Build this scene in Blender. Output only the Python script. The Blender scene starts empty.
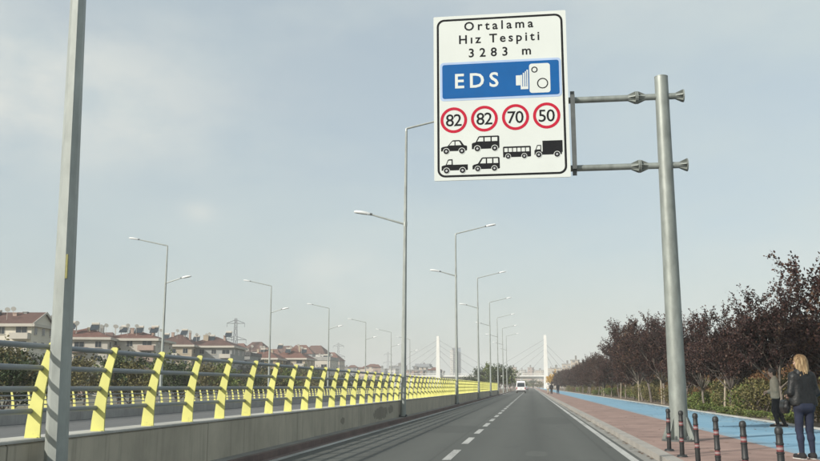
import bpy, bmesh, math, random
import numpy as np
from mathutils import Vector, Matrix
R = math.radians
scene = bpy.context.scene
COL = scene.collection

# ------------------------------------------------------------------ camera, world, sun, exposure
CAM_H = 1.4
PITCH, YAW, FPX = R(10.05), R(7.71), 880.0
cd = bpy.data.cameras.new('camera'); cd.sensor_width = 36.0; cd.lens = 36.0 * FPX / 820.0
cd.clip_start = 0.1; cd.clip_end = 6000
cam = bpy.data.objects.new('camera', cd); COL.objects.link(cam)
cam.location = (0, 0, CAM_H); cam.rotation_euler = (R(90) + PITCH, 0, YAW)
scene.camera = cam

SUN_EL, SUN_AZ = R(30), R(225)               # azimuth clockwise from +Y (the road's direction): behind and to the left
sun_from = Vector((math.sin(SUN_AZ) * math.cos(SUN_EL), math.cos(SUN_AZ) * math.cos(SUN_EL), math.sin(SUN_EL)))
sd = bpy.data.lights.new('sun', 'SUN'); sd.energy = 5.0; sd.angle = R(0.9); sd.color = (1.0, 0.95, 0.86)
sun = bpy.data.objects.new('sun', sd); COL.objects.link(sun)
sun.rotation_euler = (-sun_from).to_track_quat('-Z', 'Y').to_euler(); sun.location = (-30, -30, 60)

world = bpy.data.worlds.new('World'); scene.world = world; world.use_nodes = True
wn, wl = world.node_tree.nodes, world.node_tree.links
wn.clear()
wout = wn.new('ShaderNodeOutputWorld')
sky = wn.new('ShaderNodeTexSky'); sky.sky_type = 'NISHITA'; sky.sun_disc = False
sky.sun_elevation = SUN_EL; sky.sun_rotation = SUN_AZ; sky.air_density = 1.1; sky.dust_density = 3.0; sky.ozone_density = 1.0
bg1 = wn.new('ShaderNodeBackground'); bg1.inputs['Strength'].default_value = 0.15
wl.new(sky.outputs[0], bg1.inputs['Color'])
bg2 = wn.new('ShaderNodeBackground'); bg2.inputs['Color'].default_value = (0.60, 0.688, 0.69, 1); bg2.inputs['Strength'].default_value = 1.0
tc = wn.new('ShaderNodeTexCoord'); mp = wn.new('ShaderNodeMapping'); mp.inputs['Scale'].default_value = (1.6, 1.6, 4.2)
mp.inputs['Location'].default_value = (0.35, 0.1, 0.2)
nz = wn.new('ShaderNodeTexNoise'); nz.inputs['Scale'].default_value = 1.7; nz.inputs['Detail'].default_value = 7; nz.inputs['Roughness'].default_value = 0.5
nz.inputs['Distortion'].default_value = 0.25
rp = wn.new('ShaderNodeValToRGB'); rp.color_ramp.elements[0].position = 0.36; rp.color_ramp.elements[1].position = 0.72
rp.color_ramp.elements[0].color = (0.56, 0.56, 0.56, 1); rp.color_ramp.elements[1].color = (0.92, 0.92, 0.92, 1)
mx = wn.new('ShaderNodeMixShader')
wl.new(tc.outputs['Generated'], mp.inputs[0]); wl.new(mp.outputs[0], nz.inputs['Vector']); wl.new(nz.outputs[0], rp.inputs[0])
wl.new(rp.outputs[0], mx.inputs[0]); wl.new(bg1.outputs[0], mx.inputs[1]); wl.new(bg2.outputs[0], mx.inputs[2])
nz2 = wn.new('ShaderNodeTexNoise'); nz2.inputs['Scale'].default_value = 9; nz2.inputs['Detail'].default_value = 6; nz2.inputs['Roughness'].default_value = 0.55
mp2 = wn.new('ShaderNodeMapping'); mp2.inputs['Scale'].default_value = (1, 1, 1.9); wl.new(tc.outputs['Generated'], mp2.inputs[0]); wl.new(mp2.outputs[0], nz2.inputs['Vector'])
def wmath(op, a, b):
    m = wn.new('ShaderNodeMath'); m.operation = op
    for i, v in enumerate((a, b)):
        if hasattr(v, 'is_linked'): wl.new(v, m.inputs[i])
        else: m.inputs[i].default_value = v
    return m.outputs[0]
bank = None
for az, el, rx, ry, amt in ((-34, 17.5, 15, 5.0, .80), (-21.5, 10.9, 1.2, .7, .40), (-13.3, 7.2, 4.2, 2.0, .48), (-12, 1.0, 45, 5.0, .30), (2, 24, 26, 2.2, .22), (16, 7.5, 14, 3.0, .15)):
    a, e = R(az), R(el); c = Vector((math.sin(a) * math.cos(e), math.cos(a) * math.cos(e), math.sin(e)))
    rt = Vector((math.cos(a), -math.sin(a), 0)); up = rt.cross(c); q = []
    for ax, rad in ((rt, rx), (up, ry)):
        d = wn.new('ShaderNodeVectorMath'); d.operation = 'DOT_PRODUCT'; d.inputs[1].default_value = ax; wl.new(tc.outputs['Generated'], d.inputs[0])
        o_ = wmath('DIVIDE', wmath('SUBTRACT', d.outputs['Value'], ax.dot(c)), math.sin(R(rad))); q.append(wmath('MULTIPLY', o_, o_))
    r2 = wmath('ADD', q[0], q[1]); g = wmath('POWER', 2.718, wmath('MULTIPLY', r2, -1.2))
    mr = wn.new('ShaderNodeMapRange'); mr.inputs['From Min'].default_value = .34; mr.inputs['From Max'].default_value = .62; wl.new(nz2.outputs[0], mr.inputs['Value'])
    g = wmath('MULTIPLY', wmath('MULTIPLY', g, wmath('ADD', wmath('MULTIPLY', mr.outputs[0], .75), .25)), amt)
    bank = g if bank is None else wmath('ADD', bank, g)
bg3 = wn.new('ShaderNodeBackground'); bg3.inputs['Color'].default_value = (0.80, 0.81, 0.755, 1); bg3.inputs['Strength'].default_value = 1.0
mx3 = wn.new('ShaderNodeMixShader'); cl = wmath('MINIMUM', bank, .9); wl.new(cl, mx3.inputs[0]); wl.new(mx.outputs[0], mx3.inputs[1]); wl.new(bg3.outputs[0], mx3.inputs[2])
wl.new(mx3.outputs[0], wout.inputs['Surface'])

vs = scene.view_settings
scene.display_settings.display_device = 'sRGB'
vs.view_transform = 'Standard'; vs.look = 'None'; vs.gamma = 1.0; vs.exposure = 0.0; vs.use_curve_mapping = False
scene.render.engine = 'CYCLES'
cy = scene.cycles
cy.max_bounces = 6; cy.diffuse_bounces = 3; cy.glossy_bounces = 2; cy.transmission_bounces = 2; cy.volume_bounces = 0; cy.transparent_max_bounces = 8
cy.use_denoising = True; cy.use_adaptive_sampling = True; cy.adaptive_threshold = 0.015; cy.volume_step_rate = 4.0

# ------------------------------------------------------------------ pixel of the photograph (820 x 461) -> point in the place
_f = Vector((-math.sin(YAW) * math.cos(PITCH), math.cos(YAW) * math.cos(PITCH), math.sin(PITCH)))
_r = Vector((math.cos(YAW), math.sin(YAW), 0)); _u = _r.cross(_f)
def at(px, py, Y):
    d = _f * FPX + _r * (px - 410) - _u * (py - 230.5)
    return Vector((0, 0, CAM_H)) + d * (Y / d.y)

# ------------------------------------------------------------------ helpers: materials
def _mat(name):
    m = bpy.data.materials.new(name); m.use_nodes = True
    nt = m.node_tree; return m, nt, nt.nodes['Principled BSDF']
def link(nt, a, b): nt.links.new(a, b)
def objcoord(nt, scale=(1, 1, 1)):
    t = nt.nodes.new('ShaderNodeTexCoord'); mpn = nt.nodes.new('ShaderNodeMapping'); mpn.inputs['Scale'].default_value = scale
    link(nt, t.outputs['Object'], mpn.inputs[0]); return mpn.outputs[0]
def noise(nt, vec, scale, detail=4, rough=0.55):
    n = nt.nodes.new('ShaderNodeTexNoise'); n.inputs['Scale'].default_value = scale; n.inputs['Detail'].default_value = detail
    n.inputs['Roughness'].default_value = rough; link(nt, vec, n.inputs['Vector']); return n.outputs[0]
def ramp(nt, fac, stops):
    r = nt.nodes.new('ShaderNodeValToRGB'); e = r.color_ramp.elements
    while len(e) < len(stops): e.new(0.5)
    for el, (p, c) in zip(e, stops): el.position = p; el.color = (c[0], c[1], c[2], 1)
    link(nt, fac, r.inputs[0]); return r.outputs[0]
def mixc(nt, fac, a, b, mode='MIX'):
    m = nt.nodes.new('ShaderNodeMix'); m.data_type = 'RGBA'; m.blend_type = mode
    for s, v in ((0, fac), (6, a), (7, b)):
        if hasattr(v, 'is_linked'): link(nt, v, m.inputs[s])
        elif s == 0: m.inputs[0].default_value = v
        else: m.inputs[s].default_value = (v[0], v[1], v[2], 1)
    return m.outputs[2]
def mathn(nt, op, a, b=None, c=None):
    m = nt.nodes.new('ShaderNodeMath'); m.operation = op
    for i, v in enumerate((a, b, c)):
        if v is None: continue
        if hasattr(v, 'is_linked'): link(nt, v, m.inputs[i])
        else: m.inputs[i].default_value = v
    return m.outputs[0]
def bump(nt, bs, h, strength, dist=0.02):
    b = nt.nodes.new('ShaderNodeBump'); b.inputs['Strength'].default_value = strength; b.inputs['Distance'].default_value = dist
    link(nt, h, b.inputs['Height']); link(nt, b.outputs[0], bs.inputs['Normal'])
def plain(name, c, rough=0.6, var=0.12, scale=3.0, metal=0.0, fine=None, bmp=0.0, spec=0.5, stretch=(1, 1, 1)):
    m, nt, bs = _mat(name)
    v = objcoord(nt, stretch)
    n = noise(nt, v, scale, 6, 0.6)
    lo = [x * (1 - var) for x in c]; hi = [min(1, x * (1 + var)) for x in c]
    col = ramp(nt, n, [(0.3, lo), (0.7, hi)])
    link(nt, col, bs.inputs['Base Color'])
    bs.inputs['Roughness'].default_value = rough; bs.inputs['Metallic'].default_value = metal; bs.inputs['Specular IOR Level'].default_value = spec
    if bmp: bump(nt, bs, noise(nt, v, fine or scale * 8, 4), bmp)
    return m
def leafy(name, stops, rough=0.55, trans=0.0):
    m, nt, bs = _mat(name)
    g = nt.nodes.new('ShaderNodeNewGeometry')
    oi = nt.nodes.new('ShaderNodeObjectInfo')
    f = mathn(nt, 'ADD', mathn(nt, 'MULTIPLY', g.outputs['Random Per Island'], 0.8), mathn(nt, 'MULTIPLY', oi.outputs['Random'], 0.2))
    link(nt, ramp(nt, f, stops), bs.inputs['Base Color'])
    bs.inputs['Roughness'].default_value = rough; bs.inputs['Specular IOR Level'].default_value = 0.2
    return m

# ------------------------------------------------------------------ helpers: meshes
class MB:
    def __init__(s): s.v = []; s.f = []; s.mi = []
    def add(s, vs_, fs, mi=0):
        o = len(s.v); s.v += [tuple(p) for p in vs_]; s.f += [tuple(i + o for i in f) for f in fs]; s.mi += [mi] * len(fs); return s
    def box(s, x0, x1, y0, y1, z0, z1, mi=0):
        return s.add([(x0, y0, z0), (x1, y0, z0), (x1, y1, z0), (x0, y1, z0), (x0, y0, z1), (x1, y0, z1), (x1, y1, z1), (x0, y1, z1)],
                     [(0, 3, 2, 1), (4, 5, 6, 7), (0, 1, 5, 4), (1, 2, 6, 5), (2, 3, 7, 6), (3, 0, 4, 7)], mi)
    def tube(s, pts, rads, n=8, mi=0, cap=True, twist=0.0):
        pts = [Vector(p) for p in pts]
        if not hasattr(rads, '__len__'): rads = [rads] * len(pts)
        o = len(s.v); prev = None
        for i, p in enumerate(pts):
            a = pts[max(0, i - 1)]; b = pts[min(len(pts) - 1, i + 1)]
            t = (b - a); t = t.normalized() if t.length > 1e-9 else Vector((0, 0, 1))
            if prev is None:
                x = t.cross(Vector((0, 0, 1)))
                if x.length < 1e-3: x = Vector((1, 0, 0))
            else:
                x = prev - t * prev.dot(t)
            x.normalize(); prev = x; y = t.cross(x)
            for k in range(n):
                an = 2 * math.pi * k / n + twist
                s.v.append(tuple(p + (x * math.cos(an) + y * math.sin(an)) * rads[i]))
        m = len(pts)
        for i in range(m - 1):
            for k in range(n):
                a = o + i * n + k; b = o + i * n + (k + 1) % n
                s.f.append((a, b, b + n, a + n)); s.mi.append(mi)
        if cap:
            s.f.append(tuple(o + k for k in reversed(range(n)))); s.mi.append(mi)
            s.f.append(tuple(o + (m - 1) * n + k for k in range(n))); s.mi.append(mi)
        return s
    def lathe(s, prof, n=14, c=(0, 0, 0), mi=0):
        return s.tube_rings([(c[0], c[1], c[2] + z) for r, z in prof], [r for r, z in prof], n, mi)
    def tube_rings(s, cs, rs, n, mi=0):
        o = len(s.v)
        for c, r in zip(cs, rs):
            for k in range(n):
                an = 2 * math.pi * k / n
                s.v.append((c[0] + r * math.cos(an), c[1] + r * math.sin(an), c[2]))
        for i in range(len(cs) - 1):
            for k in range(n):
                a = o + i * n + k; b = o + i * n + (k + 1) % n
                s.f.append((a, b, b + n, a + n)); s.mi.append(mi)
        s.f.append(tuple(o + k for k in reversed(range(n)))); s.mi.append(mi)
        s.f.append(tuple(o + (len(cs) - 1) * n + k for k in range(n))); s.mi.append(mi)
        return s
    def prism(s, poly, axis, a, b, mi=0):
        """extrude a 2-D polygon: axis 'x' -> poly in (y,z), 'y' -> (x,z), 'z' -> (x,y)"""
        def P(p, t):
            return (t, p[0], p[1]) if axis == 'x' else (p[0], t, p[1]) if axis == 'y' else (p[0], p[1], t)
        n = len(poly)
        return s.add([P(p, a) for p in poly] + [P(p, b) for p in poly],
                     [tuple(range(n)), tuple(range(2 * n - 1, n - 1, -1))] + [(i, i + n, (i + 1) % n + n, (i + 1) % n) for i in range(n)], mi)
    def build(s, name, mats, parent=None, smooth=False, bevel=0.0, loc=None, autos=None):
        me = bpy.data.meshes.new(name); me.from_pydata(s.v, [], s.f)
        if not isinstance(mats, (list, tuple)): mats = [mats]
        for m in mats: me.materials.append(m)
        if len(mats) > 1: me.polygons.foreach_set('material_index', s.mi)
        bm = bmesh.new(); bm.from_mesh(me)
        if bevel: bmesh.ops.remove_doubles(bm, verts=bm.verts, dist=1e-5)
        bmesh.ops.recalc_face_normals(bm, faces=bm.faces)
        if bevel:
            ed = [e for e in bm.edges if len(e.link_faces) == 2 and e.calc_face_angle(0) > 0.5]
            bmesh.ops.bevel(bm, geom=ed, offset=bevel, segments=2, affect='EDGES', profile=0.7)
        bm.to_mesh(me); bm.free()
        if smooth:
            me.polygons.foreach_set('use_smooth', [True] * len(me.polygons))
            try: me.set_sharp_from_angle(angle=R(autos or 40))
            except Exception: pass
        return obj(name, me, parent, loc)
def obj(name, me, parent=None, loc=None):
    o = bpy.data.objects.new(name, me); COL.objects.link(o)
    if parent is not None: o.parent = parent
    if loc is not None: o.location = loc
    return o
def npmesh(name, V, F, mat, smooth=False):
    """V (n,3), F (m,4)"""
    me = bpy.data.meshes.new(name); V = np.asarray(V, np.float32); F = np.asarray(F, np.int32)
    me.vertices.add(len(V)); me.vertices.foreach_set('co', V.ravel())
    me.loops.add(F.size); me.loops.foreach_set('vertex_index', F.ravel())
    me.polygons.add(len(F)); k = F.shape[1]
    me.polygons.foreach_set('loop_start', np.arange(0, F.size, k, dtype=np.int32))
    me.polygons.foreach_set('loop_total', np.full(len(F), k, np.int32))
    if smooth: me.polygons.foreach_set('use_smooth', np.ones(len(F), bool))
    me.update(calc_edges=True); me.validate()
    for m in (mat if isinstance(mat, (list, tuple)) else [mat]): me.materials.append(m)
    return me
def tag(o, label=None, cat=None, group=None, kind=None):
    if label: o['label'] = label
    if cat: o['category'] = cat
    if group: o['group'] = group
    if kind: o['kind'] = kind
    return o
def thing(name, loc, label, cat, group=None, rz=0.0):
    o = bpy.data.objects.new(name, None); COL.objects.link(o); o.location = loc; o.rotation_euler = (0, 0, rz)
    o.empty_display_size = 0.3
    return tag(o, label, cat, group)
def copy_tree(o, parent=None):
    c = o.copy(); COL.objects.link(c)
    if parent is not None: c.parent = parent
    for ch in list(o.children): copy_tree(ch, c)
    return c
ORD = ['first', 'second', 'third', 'fourth', 'fifth', 'sixth', 'seventh', 'eighth', 'ninth', 'tenth', 'eleventh', 'twelfth',
       'thirteenth', 'fourteenth', 'fifteenth', 'sixteenth', 'seventeenth', 'eighteenth', 'nineteenth', 'twentieth']

# ------------------------------------------------------------------ materials
def asphalt(name, base, tracks):
    m, nt, bs = _mat(name); v = objcoord(nt)
    big = noise(nt, objcoord(nt, (1, 0.12, 1)), 0.55, 5, 0.6)
    col = ramp(nt, big, [(0.3, [x * 0.86 for x in base]), (0.7, [x * 1.12 for x in base])])
    fine = noise(nt, v, 90, 3, 0.7)
    col = mixc(nt, 0.35, col, ramp(nt, fine, [(0.35, [x * 0.55 for x in base]), (0.65, [x * 1.6 for x in base])]))
    sx = nt.nodes.new('ShaderNodeSeparateXYZ'); link(nt, v, sx.inputs[0])
    for x0, w, g in tracks:                                   # wheel paths worn a little paler, seams darker
        d = mathn(nt, 'ABSOLUTE', mathn(nt, 'SUBTRACT', sx.outputs[0], x0))
        f = mathn(nt, 'MULTIPLY', mathn(nt, 'SMOOTH_MIN', mathn(nt, 'MAXIMUM', mathn(nt, 'SUBTRACT', 1.0, mathn(nt, 'DIVIDE', d, w)), 0.0), 1.0, 0.2), 0.8)
        f = mathn(nt, 'MULTIPLY', f, noise(nt, objcoord(nt, (1, 0.1, 1)), 1.3, 3))
        col = mixc(nt, f, col, [x * g for x in base])
    st = noise(nt, objcoord(nt, (1, .35, 1)), 0.9, 7, .72)
    col = mixc(nt, mathn(nt, 'MULTIPLY', ramp(nt, st, [(.56, (0, 0, 0)), (.72, (1, 1, 1))]), .38), col, [x * .6 for x in base])
    st2 = noise(nt, objcoord(nt, (1.2, .5, 1)), 2.3, 6, .7)
    col = mixc(nt, mathn(nt, 'MULTIPLY', ramp(nt, st2, [(.58, (0, 0, 0)), (.74, (1, 1, 1))]), .30), col, [x * 1.5 for x in base])
    if name == 'asphalt':                                     # pale scuffed patch in the right lane and two dark repair strips
        for (px_, py_, rx, ry, g_, am) in ((.08, 19.3, .22, .75, 1.6, .3), (-2.6, 30.0, .9, 2.6, .72, .5), (.9, 38.0, .7, 4.0, .74, .5), (-3.6, 15.5, .5, 1.1, .7, .45)):
            a = mathn(nt, 'POWER', mathn(nt, 'ABSOLUTE', mathn(nt, 'DIVIDE', mathn(nt, 'SUBTRACT', sx.outputs[0], px_), rx)), 3.0)
            b = mathn(nt, 'POWER', mathn(nt, 'ABSOLUTE', mathn(nt, 'DIVIDE', mathn(nt, 'SUBTRACT', sx.outputs[1], py_), ry)), 3.0)
            d = mathn(nt, 'ADD', mathn(nt, 'ADD', a, b), mathn(nt, 'MULTIPLY', mathn(nt, 'SUBTRACT', noise(nt, v, 3.0, 5), .5), 1.4))
            mr = nt.nodes.new('ShaderNodeMapRange'); mr.inputs['From Min'].default_value = 1.15; mr.inputs['From Max'].default_value = .85; link(nt, d, mr.inputs['Value'])
            col = mixc(nt, mathn(nt, 'MULTIPLY', mr.outputs[0], am), col, [x * g_ for x in base])
    vo = nt.nodes.new('ShaderNodeTexVoronoi'); vo.feature = 'DISTANCE_TO_EDGE'; vo.inputs['Scale'].default_value = 0.22
    nv = nt.nodes.new('ShaderNodeVectorMath'); nv.operation = 'ADD'; link(nt, v, nv.inputs[0])
    nn = nt.nodes.new('ShaderNodeTexNoise'); nn.inputs['Scale'].default_value = 1.2; nn.inputs['Detail'].default_value = 4; link(nt, v, nn.inputs['Vector'])
    link(nt, nn.outputs[1], nv.inputs[1]); link(nt, nv.outputs[0], vo.inputs['Vector'])
    crack = mathn(nt, 'LESS_THAN', vo.outputs['Distance'], 0.0035)
    crack = mathn(nt, 'MULTIPLY', crack, mathn(nt, 'GREATER_THAN', noise(nt, v, 0.12, 2), 0.52))
    col = mixc(nt, mathn(nt, 'MULTIPLY', crack, 0.5), col, [x * 0.4 for x in base])
    link(nt, col, bs.inputs['Base Color']); bs.inputs['Roughness'].default_value = 0.82; bs.inputs['Specular IOR Level'].default_value = 0.35
    bump(nt, bs, fine, 0.35, 0.01)
    return m
def pavers(name, c1, c2, cm, bw, bh, var=0.25):
    m, nt, bs = _mat(name); v = objcoord(nt)
    b = nt.nodes.new('ShaderNodeTexBrick'); b.inputs['Color1'].default_value = (*c1, 1); b.inputs['Color2'].default_value = (*c2, 1); b.inputs['Mortar'].default_value = (*cm, 1)
    b.inputs['Scale'].default_value = 1.0; b.inputs['Brick Width'].default_value = bw; b.inputs['Row Height'].default_value = bh; b.inputs['Mortar Size'].default_value = 0.006
    b.inputs['Mortar Smooth'].default_value = 0.2
    link(nt, v, b.inputs['Vector'])
    col = mixc(nt, 0.6, b.outputs[0], ramp(nt, noise(nt, v, 0.9, 6, 0.65), [(0.3, [x * (1 - var) for x in c1]), (0.7, [min(1, x * (1 + var)) for x in c2])]))
    link(nt, col, bs.inputs['Base Color']); bs.inputs['Roughness'].default_value = 0.85
    bump(nt, bs, b.outputs[1], -0.3, 0.01)
    return m
def concrete(name, base, joint=6.0, streak=True, stain=None):
    m, nt, bs = _mat(name); v = objcoord(nt)
    n1 = noise(nt, v, 0.8, 7, 0.62)
    col = ramp(nt, n1, [(0.3, [x * 0.78 for x in base]), (0.72, [x * 1.15 for x in base])])
    if streak:
        n2 = noise(nt, objcoord(nt, (1, 3.2, 0.12)), 2.6, 6, 0.72)
        col = mixc(nt, mathn(nt, 'MULTIPLY', ramp(nt, n2, [(0.50, (0, 0, 0)), (0.70, (1, 1, 1))]), 0.55), col, [x * 0.45 for x in base])
    sx = nt.nodes.new('ShaderNodeSeparateXYZ'); link(nt, v, sx.inputs[0])
    j = mathn(nt, 'LESS_THAN', mathn(nt, 'ABSOLUTE', mathn(nt, 'SUBTRACT', mathn(nt, 'FRACT', mathn(nt, 'DIVIDE', sx.outputs[1], joint)), 0.5)), 0.0025)
    col = mixc(nt, mathn(nt, 'MULTIPLY', j, 0.7), col, [x * 0.3 for x in base])
    if stain:
        for (y0, z0, ry, rz) in stain:
            a = mathn(nt, 'POWER', mathn(nt, 'DIVIDE', mathn(nt, 'SUBTRACT', sx.outputs[1], y0), ry), 2.0)
            b = mathn(nt, 'POWER', mathn(nt, 'DIVIDE', mathn(nt, 'SUBTRACT', sx.outputs[2], z0), rz), 2.0)
            d = mathn(nt, 'ADD', mathn(nt, 'ADD', a, b), mathn(nt, 'MULTIPLY', mathn(nt, 'SUBTRACT', noise(nt, v, 4.0, 4), 0.5), 2.6))
            col = mixc(nt, mathn(nt, 'MULTIPLY', mathn(nt, 'LESS_THAN', d, 1.0), 0.6), col, [x * 0.3 for x in base])
    link(nt, col, bs.inputs['Base Color']); bs.inputs['Roughness'].default_value = 0.88
    bump(nt, bs, noise(nt, v, 25, 5), 0.3, 0.01)
    return m
def farwall(name, c, win=(0.12, 0.13, 0.15)):
    m, nt, bs = _mat(name); t = nt.nodes.new('ShaderNodeTexCoord'); sx = nt.nodes.new('ShaderNodeSeparateXYZ'); link(nt, t.outputs['Object'], sx.inputs[0])
    h = mathn(nt, 'ADD', sx.outputs[0], sx.outputs[1])
    fx = mathn(nt, 'LESS_THAN', mathn(nt, 'ABSOLUTE', mathn(nt, 'SUBTRACT', mathn(nt, 'FRACT', mathn(nt, 'DIVIDE', h, 3.4)), 0.5)), 0.24)
    fz = mathn(nt, 'LESS_THAN', mathn(nt, 'ABSOLUTE', mathn(nt, 'SUBTRACT', mathn(nt, 'FRACT', mathn(nt, 'DIVIDE', sx.outputs[2], 3.0)), 0.55)), 0.24)
    col = ramp(nt, noise(nt, t.outputs['Object'], 0.2, 4), [(0.3, [x * .85 for x in c]), (0.7, [min(1, x * 1.1) for x in c])])
    col = mixc(nt, mathn(nt, 'MULTIPLY', mathn(nt, 'MULTIPLY', fx, fz), 0.85), col, win)
    link(nt, col, bs.inputs['Base Color']); bs.inputs['Roughness'].default_value = 0.8
    return m
def yellowpaint():
    m, nt, bs = _mat('yellow_paint'); v = objcoord(nt); oi = nt.nodes.new('ShaderNodeObjectInfo'); c = (0.655, 0.64, 0.20)
    nv = nt.nodes.new('ShaderNodeVectorMath'); nv.operation = 'ADD'; link(nt, v, nv.inputs[0])
    sv = nt.nodes.new('ShaderNodeVectorMath'); sv.operation = 'SCALE'; sv.inputs[0].default_value = (17, 9, 5); link(nt, oi.outputs['Random'], sv.inputs['Scale']); link(nt, sv.outputs[0], nv.inputs[1])
    col = ramp(nt, mathn(nt, 'ADD', mathn(nt, 'MULTIPLY', noise(nt, nv.outputs[0], 3, 5), .7), mathn(nt, 'MULTIPLY', oi.outputs['Random'], .3)), [(.3, [x * .86 for x in c]), (.7, [min(1, x * 1.08) for x in c])])
    sx = nt.nodes.new('ShaderNodeSeparateXYZ'); link(nt, v, sx.inputs[0])
    foot = mathn(nt, 'MAXIMUM', mathn(nt, 'SUBTRACT', 1.0, mathn(nt, 'DIVIDE', sx.outputs[2], .16)), 0.0)
    g = mathn(nt, 'GREATER_THAN', mathn(nt, 'ADD', noise(nt, nv.outputs[0], 14, 6, .72), mathn(nt, 'MULTIPLY', foot, .14)), .69)
    col = mixc(nt, mathn(nt, 'MULTIPLY', g, .38), col, (.34, .31, .15))
    link(nt, col, bs.inputs['Base Color']); bs.inputs['Roughness'].default_value = .55
    return m
def bluelane():
    m, nt, bs = _mat('blue_lane_coating'); v = objcoord(nt); c = (0.175, 0.33, 0.445)
    col = ramp(nt, noise(nt, v, 0.5, 8, 0.68), [(0.3, [x * .80 for x in c]), (0.5, c), (0.75, (0.25, 0.385, 0.46))])
    sc = noise(nt, objcoord(nt, (1, .07, 1)), 3.5, 5, .7)
    col = mixc(nt, mathn(nt, 'MULTIPLY', ramp(nt, sc, [(.56, (0, 0, 0)), (.74, (1, 1, 1))]), .35), col, (0.10, 0.22, 0.30))
    sx = nt.nodes.new('ShaderNodeSeparateXYZ'); link(nt, v, sx.inputs[0])
    edge = mathn(nt, 'MAXIMUM', mathn(nt, 'SUBTRACT', 1.0, mathn(nt, 'DIVIDE', mathn(nt, 'SUBTRACT', sx.outputs[0], 5.02), .45)), mathn(nt, 'SUBTRACT', 1.0, mathn(nt, 'DIVIDE', mathn(nt, 'SUBTRACT', 8.5, sx.outputs[0]), .6)))
    edge = mathn(nt, 'MULTIPLY', mathn(nt, 'MAXIMUM', edge, 0.0), noise(nt, v, 2.2, 6, .7))
    col = mixc(nt, mathn(nt, 'MULTIPLY', edge, .9), col, (0.24, 0.235, 0.22))
    j = mathn(nt, 'LESS_THAN', mathn(nt, 'ABSOLUTE', mathn(nt, 'SUBTRACT', mathn(nt, 'FRACT', mathn(nt, 'DIVIDE', sx.outputs[1], 9.0)), 0.5)), 0.0012)
    col = mixc(nt, mathn(nt, 'MULTIPLY', j, .6), col, (0.06, 0.12, 0.16))
    link(nt, col, bs.inputs['Base Color']); bs.inputs['Roughness'].default_value = .78; bump(nt, bs, noise(nt, v, 60, 4), .2, .01)
    return m
def wornpaint():
    m, nt, bs = _mat('road_paint'); v = objcoord(nt)
    w = mathn(nt, 'ADD', mathn(nt, 'MULTIPLY', noise(nt, v, 22, 6, .75), .6), mathn(nt, 'MULTIPLY', noise(nt, objcoord(nt, (1, .25, 1)), 1.1, 4, .6), .4))
    link(nt, ramp(nt, w, [(.40, (.14, .14, .13)), (.49, (.38, .38, .36)), (.7, (.53, .53, .50))]), bs.inputs['Base Color']); bs.inputs['Roughness'].default_value = .75
    return m
def hairmat():
    m, nt, bs = _mat('blonde_hair'); v = objcoord(nt, (1, 1, .10)); sx = nt.nodes.new('ShaderNodeSeparateXYZ'); t = nt.nodes.new('ShaderNodeTexCoord'); link(nt, t.outputs['Object'], sx.inputs[0])
    n = noise(nt, v, 38, 5, .65)
    tip = ramp(nt, n, [(.36, (.085, .053, .026)), (.50, (.24, .16, .082)), (.62, (.42, .31, .175))])
    root = ramp(nt, n, [(.3, (.07, .04, .02)), (.7, (.20, .12, .055))])
    f = nt.nodes.new('ShaderNodeMapRange'); f.inputs['From Min'].default_value = 1.64; f.inputs['From Max'].default_value = 1.77; link(nt, sx.outputs[2], f.inputs['Value'])
    link(nt, mixc(nt, f.outputs[0], tip, root), bs.inputs['Base Color']); bs.inputs['Roughness'].default_value = .6; bs.inputs['Specular IOR Level'].default_value = .25
    bump(nt, bs, n, 1.0, .02)
    return m
def rooftile(name, c):
    m, nt, bs = _mat(name); v = objcoord(nt)
    w = nt.nodes.new('ShaderNodeTexWave'); w.wave_type = 'BANDS'; w.bands_direction = 'X'; w.inputs['Scale'].default_value = 1.4; w.inputs['Distortion'].default_value = 0.4
    link(nt, v, w.inputs['Vector'])
    col = ramp(nt, noise(nt, v, 0.7, 6, 0.65), [(0.3, [x * .65 for x in c]), (0.7, [x * 1.25 for x in c])])
    col = mixc(nt, mathn(nt, 'MULTIPLY', w.outputs[1], 0.3), col, [x * 0.5 for x in c])
    link(nt, col, bs.inputs['Base Color']); bs.inputs['Roughness'].default_value = 0.85
    return m
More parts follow.
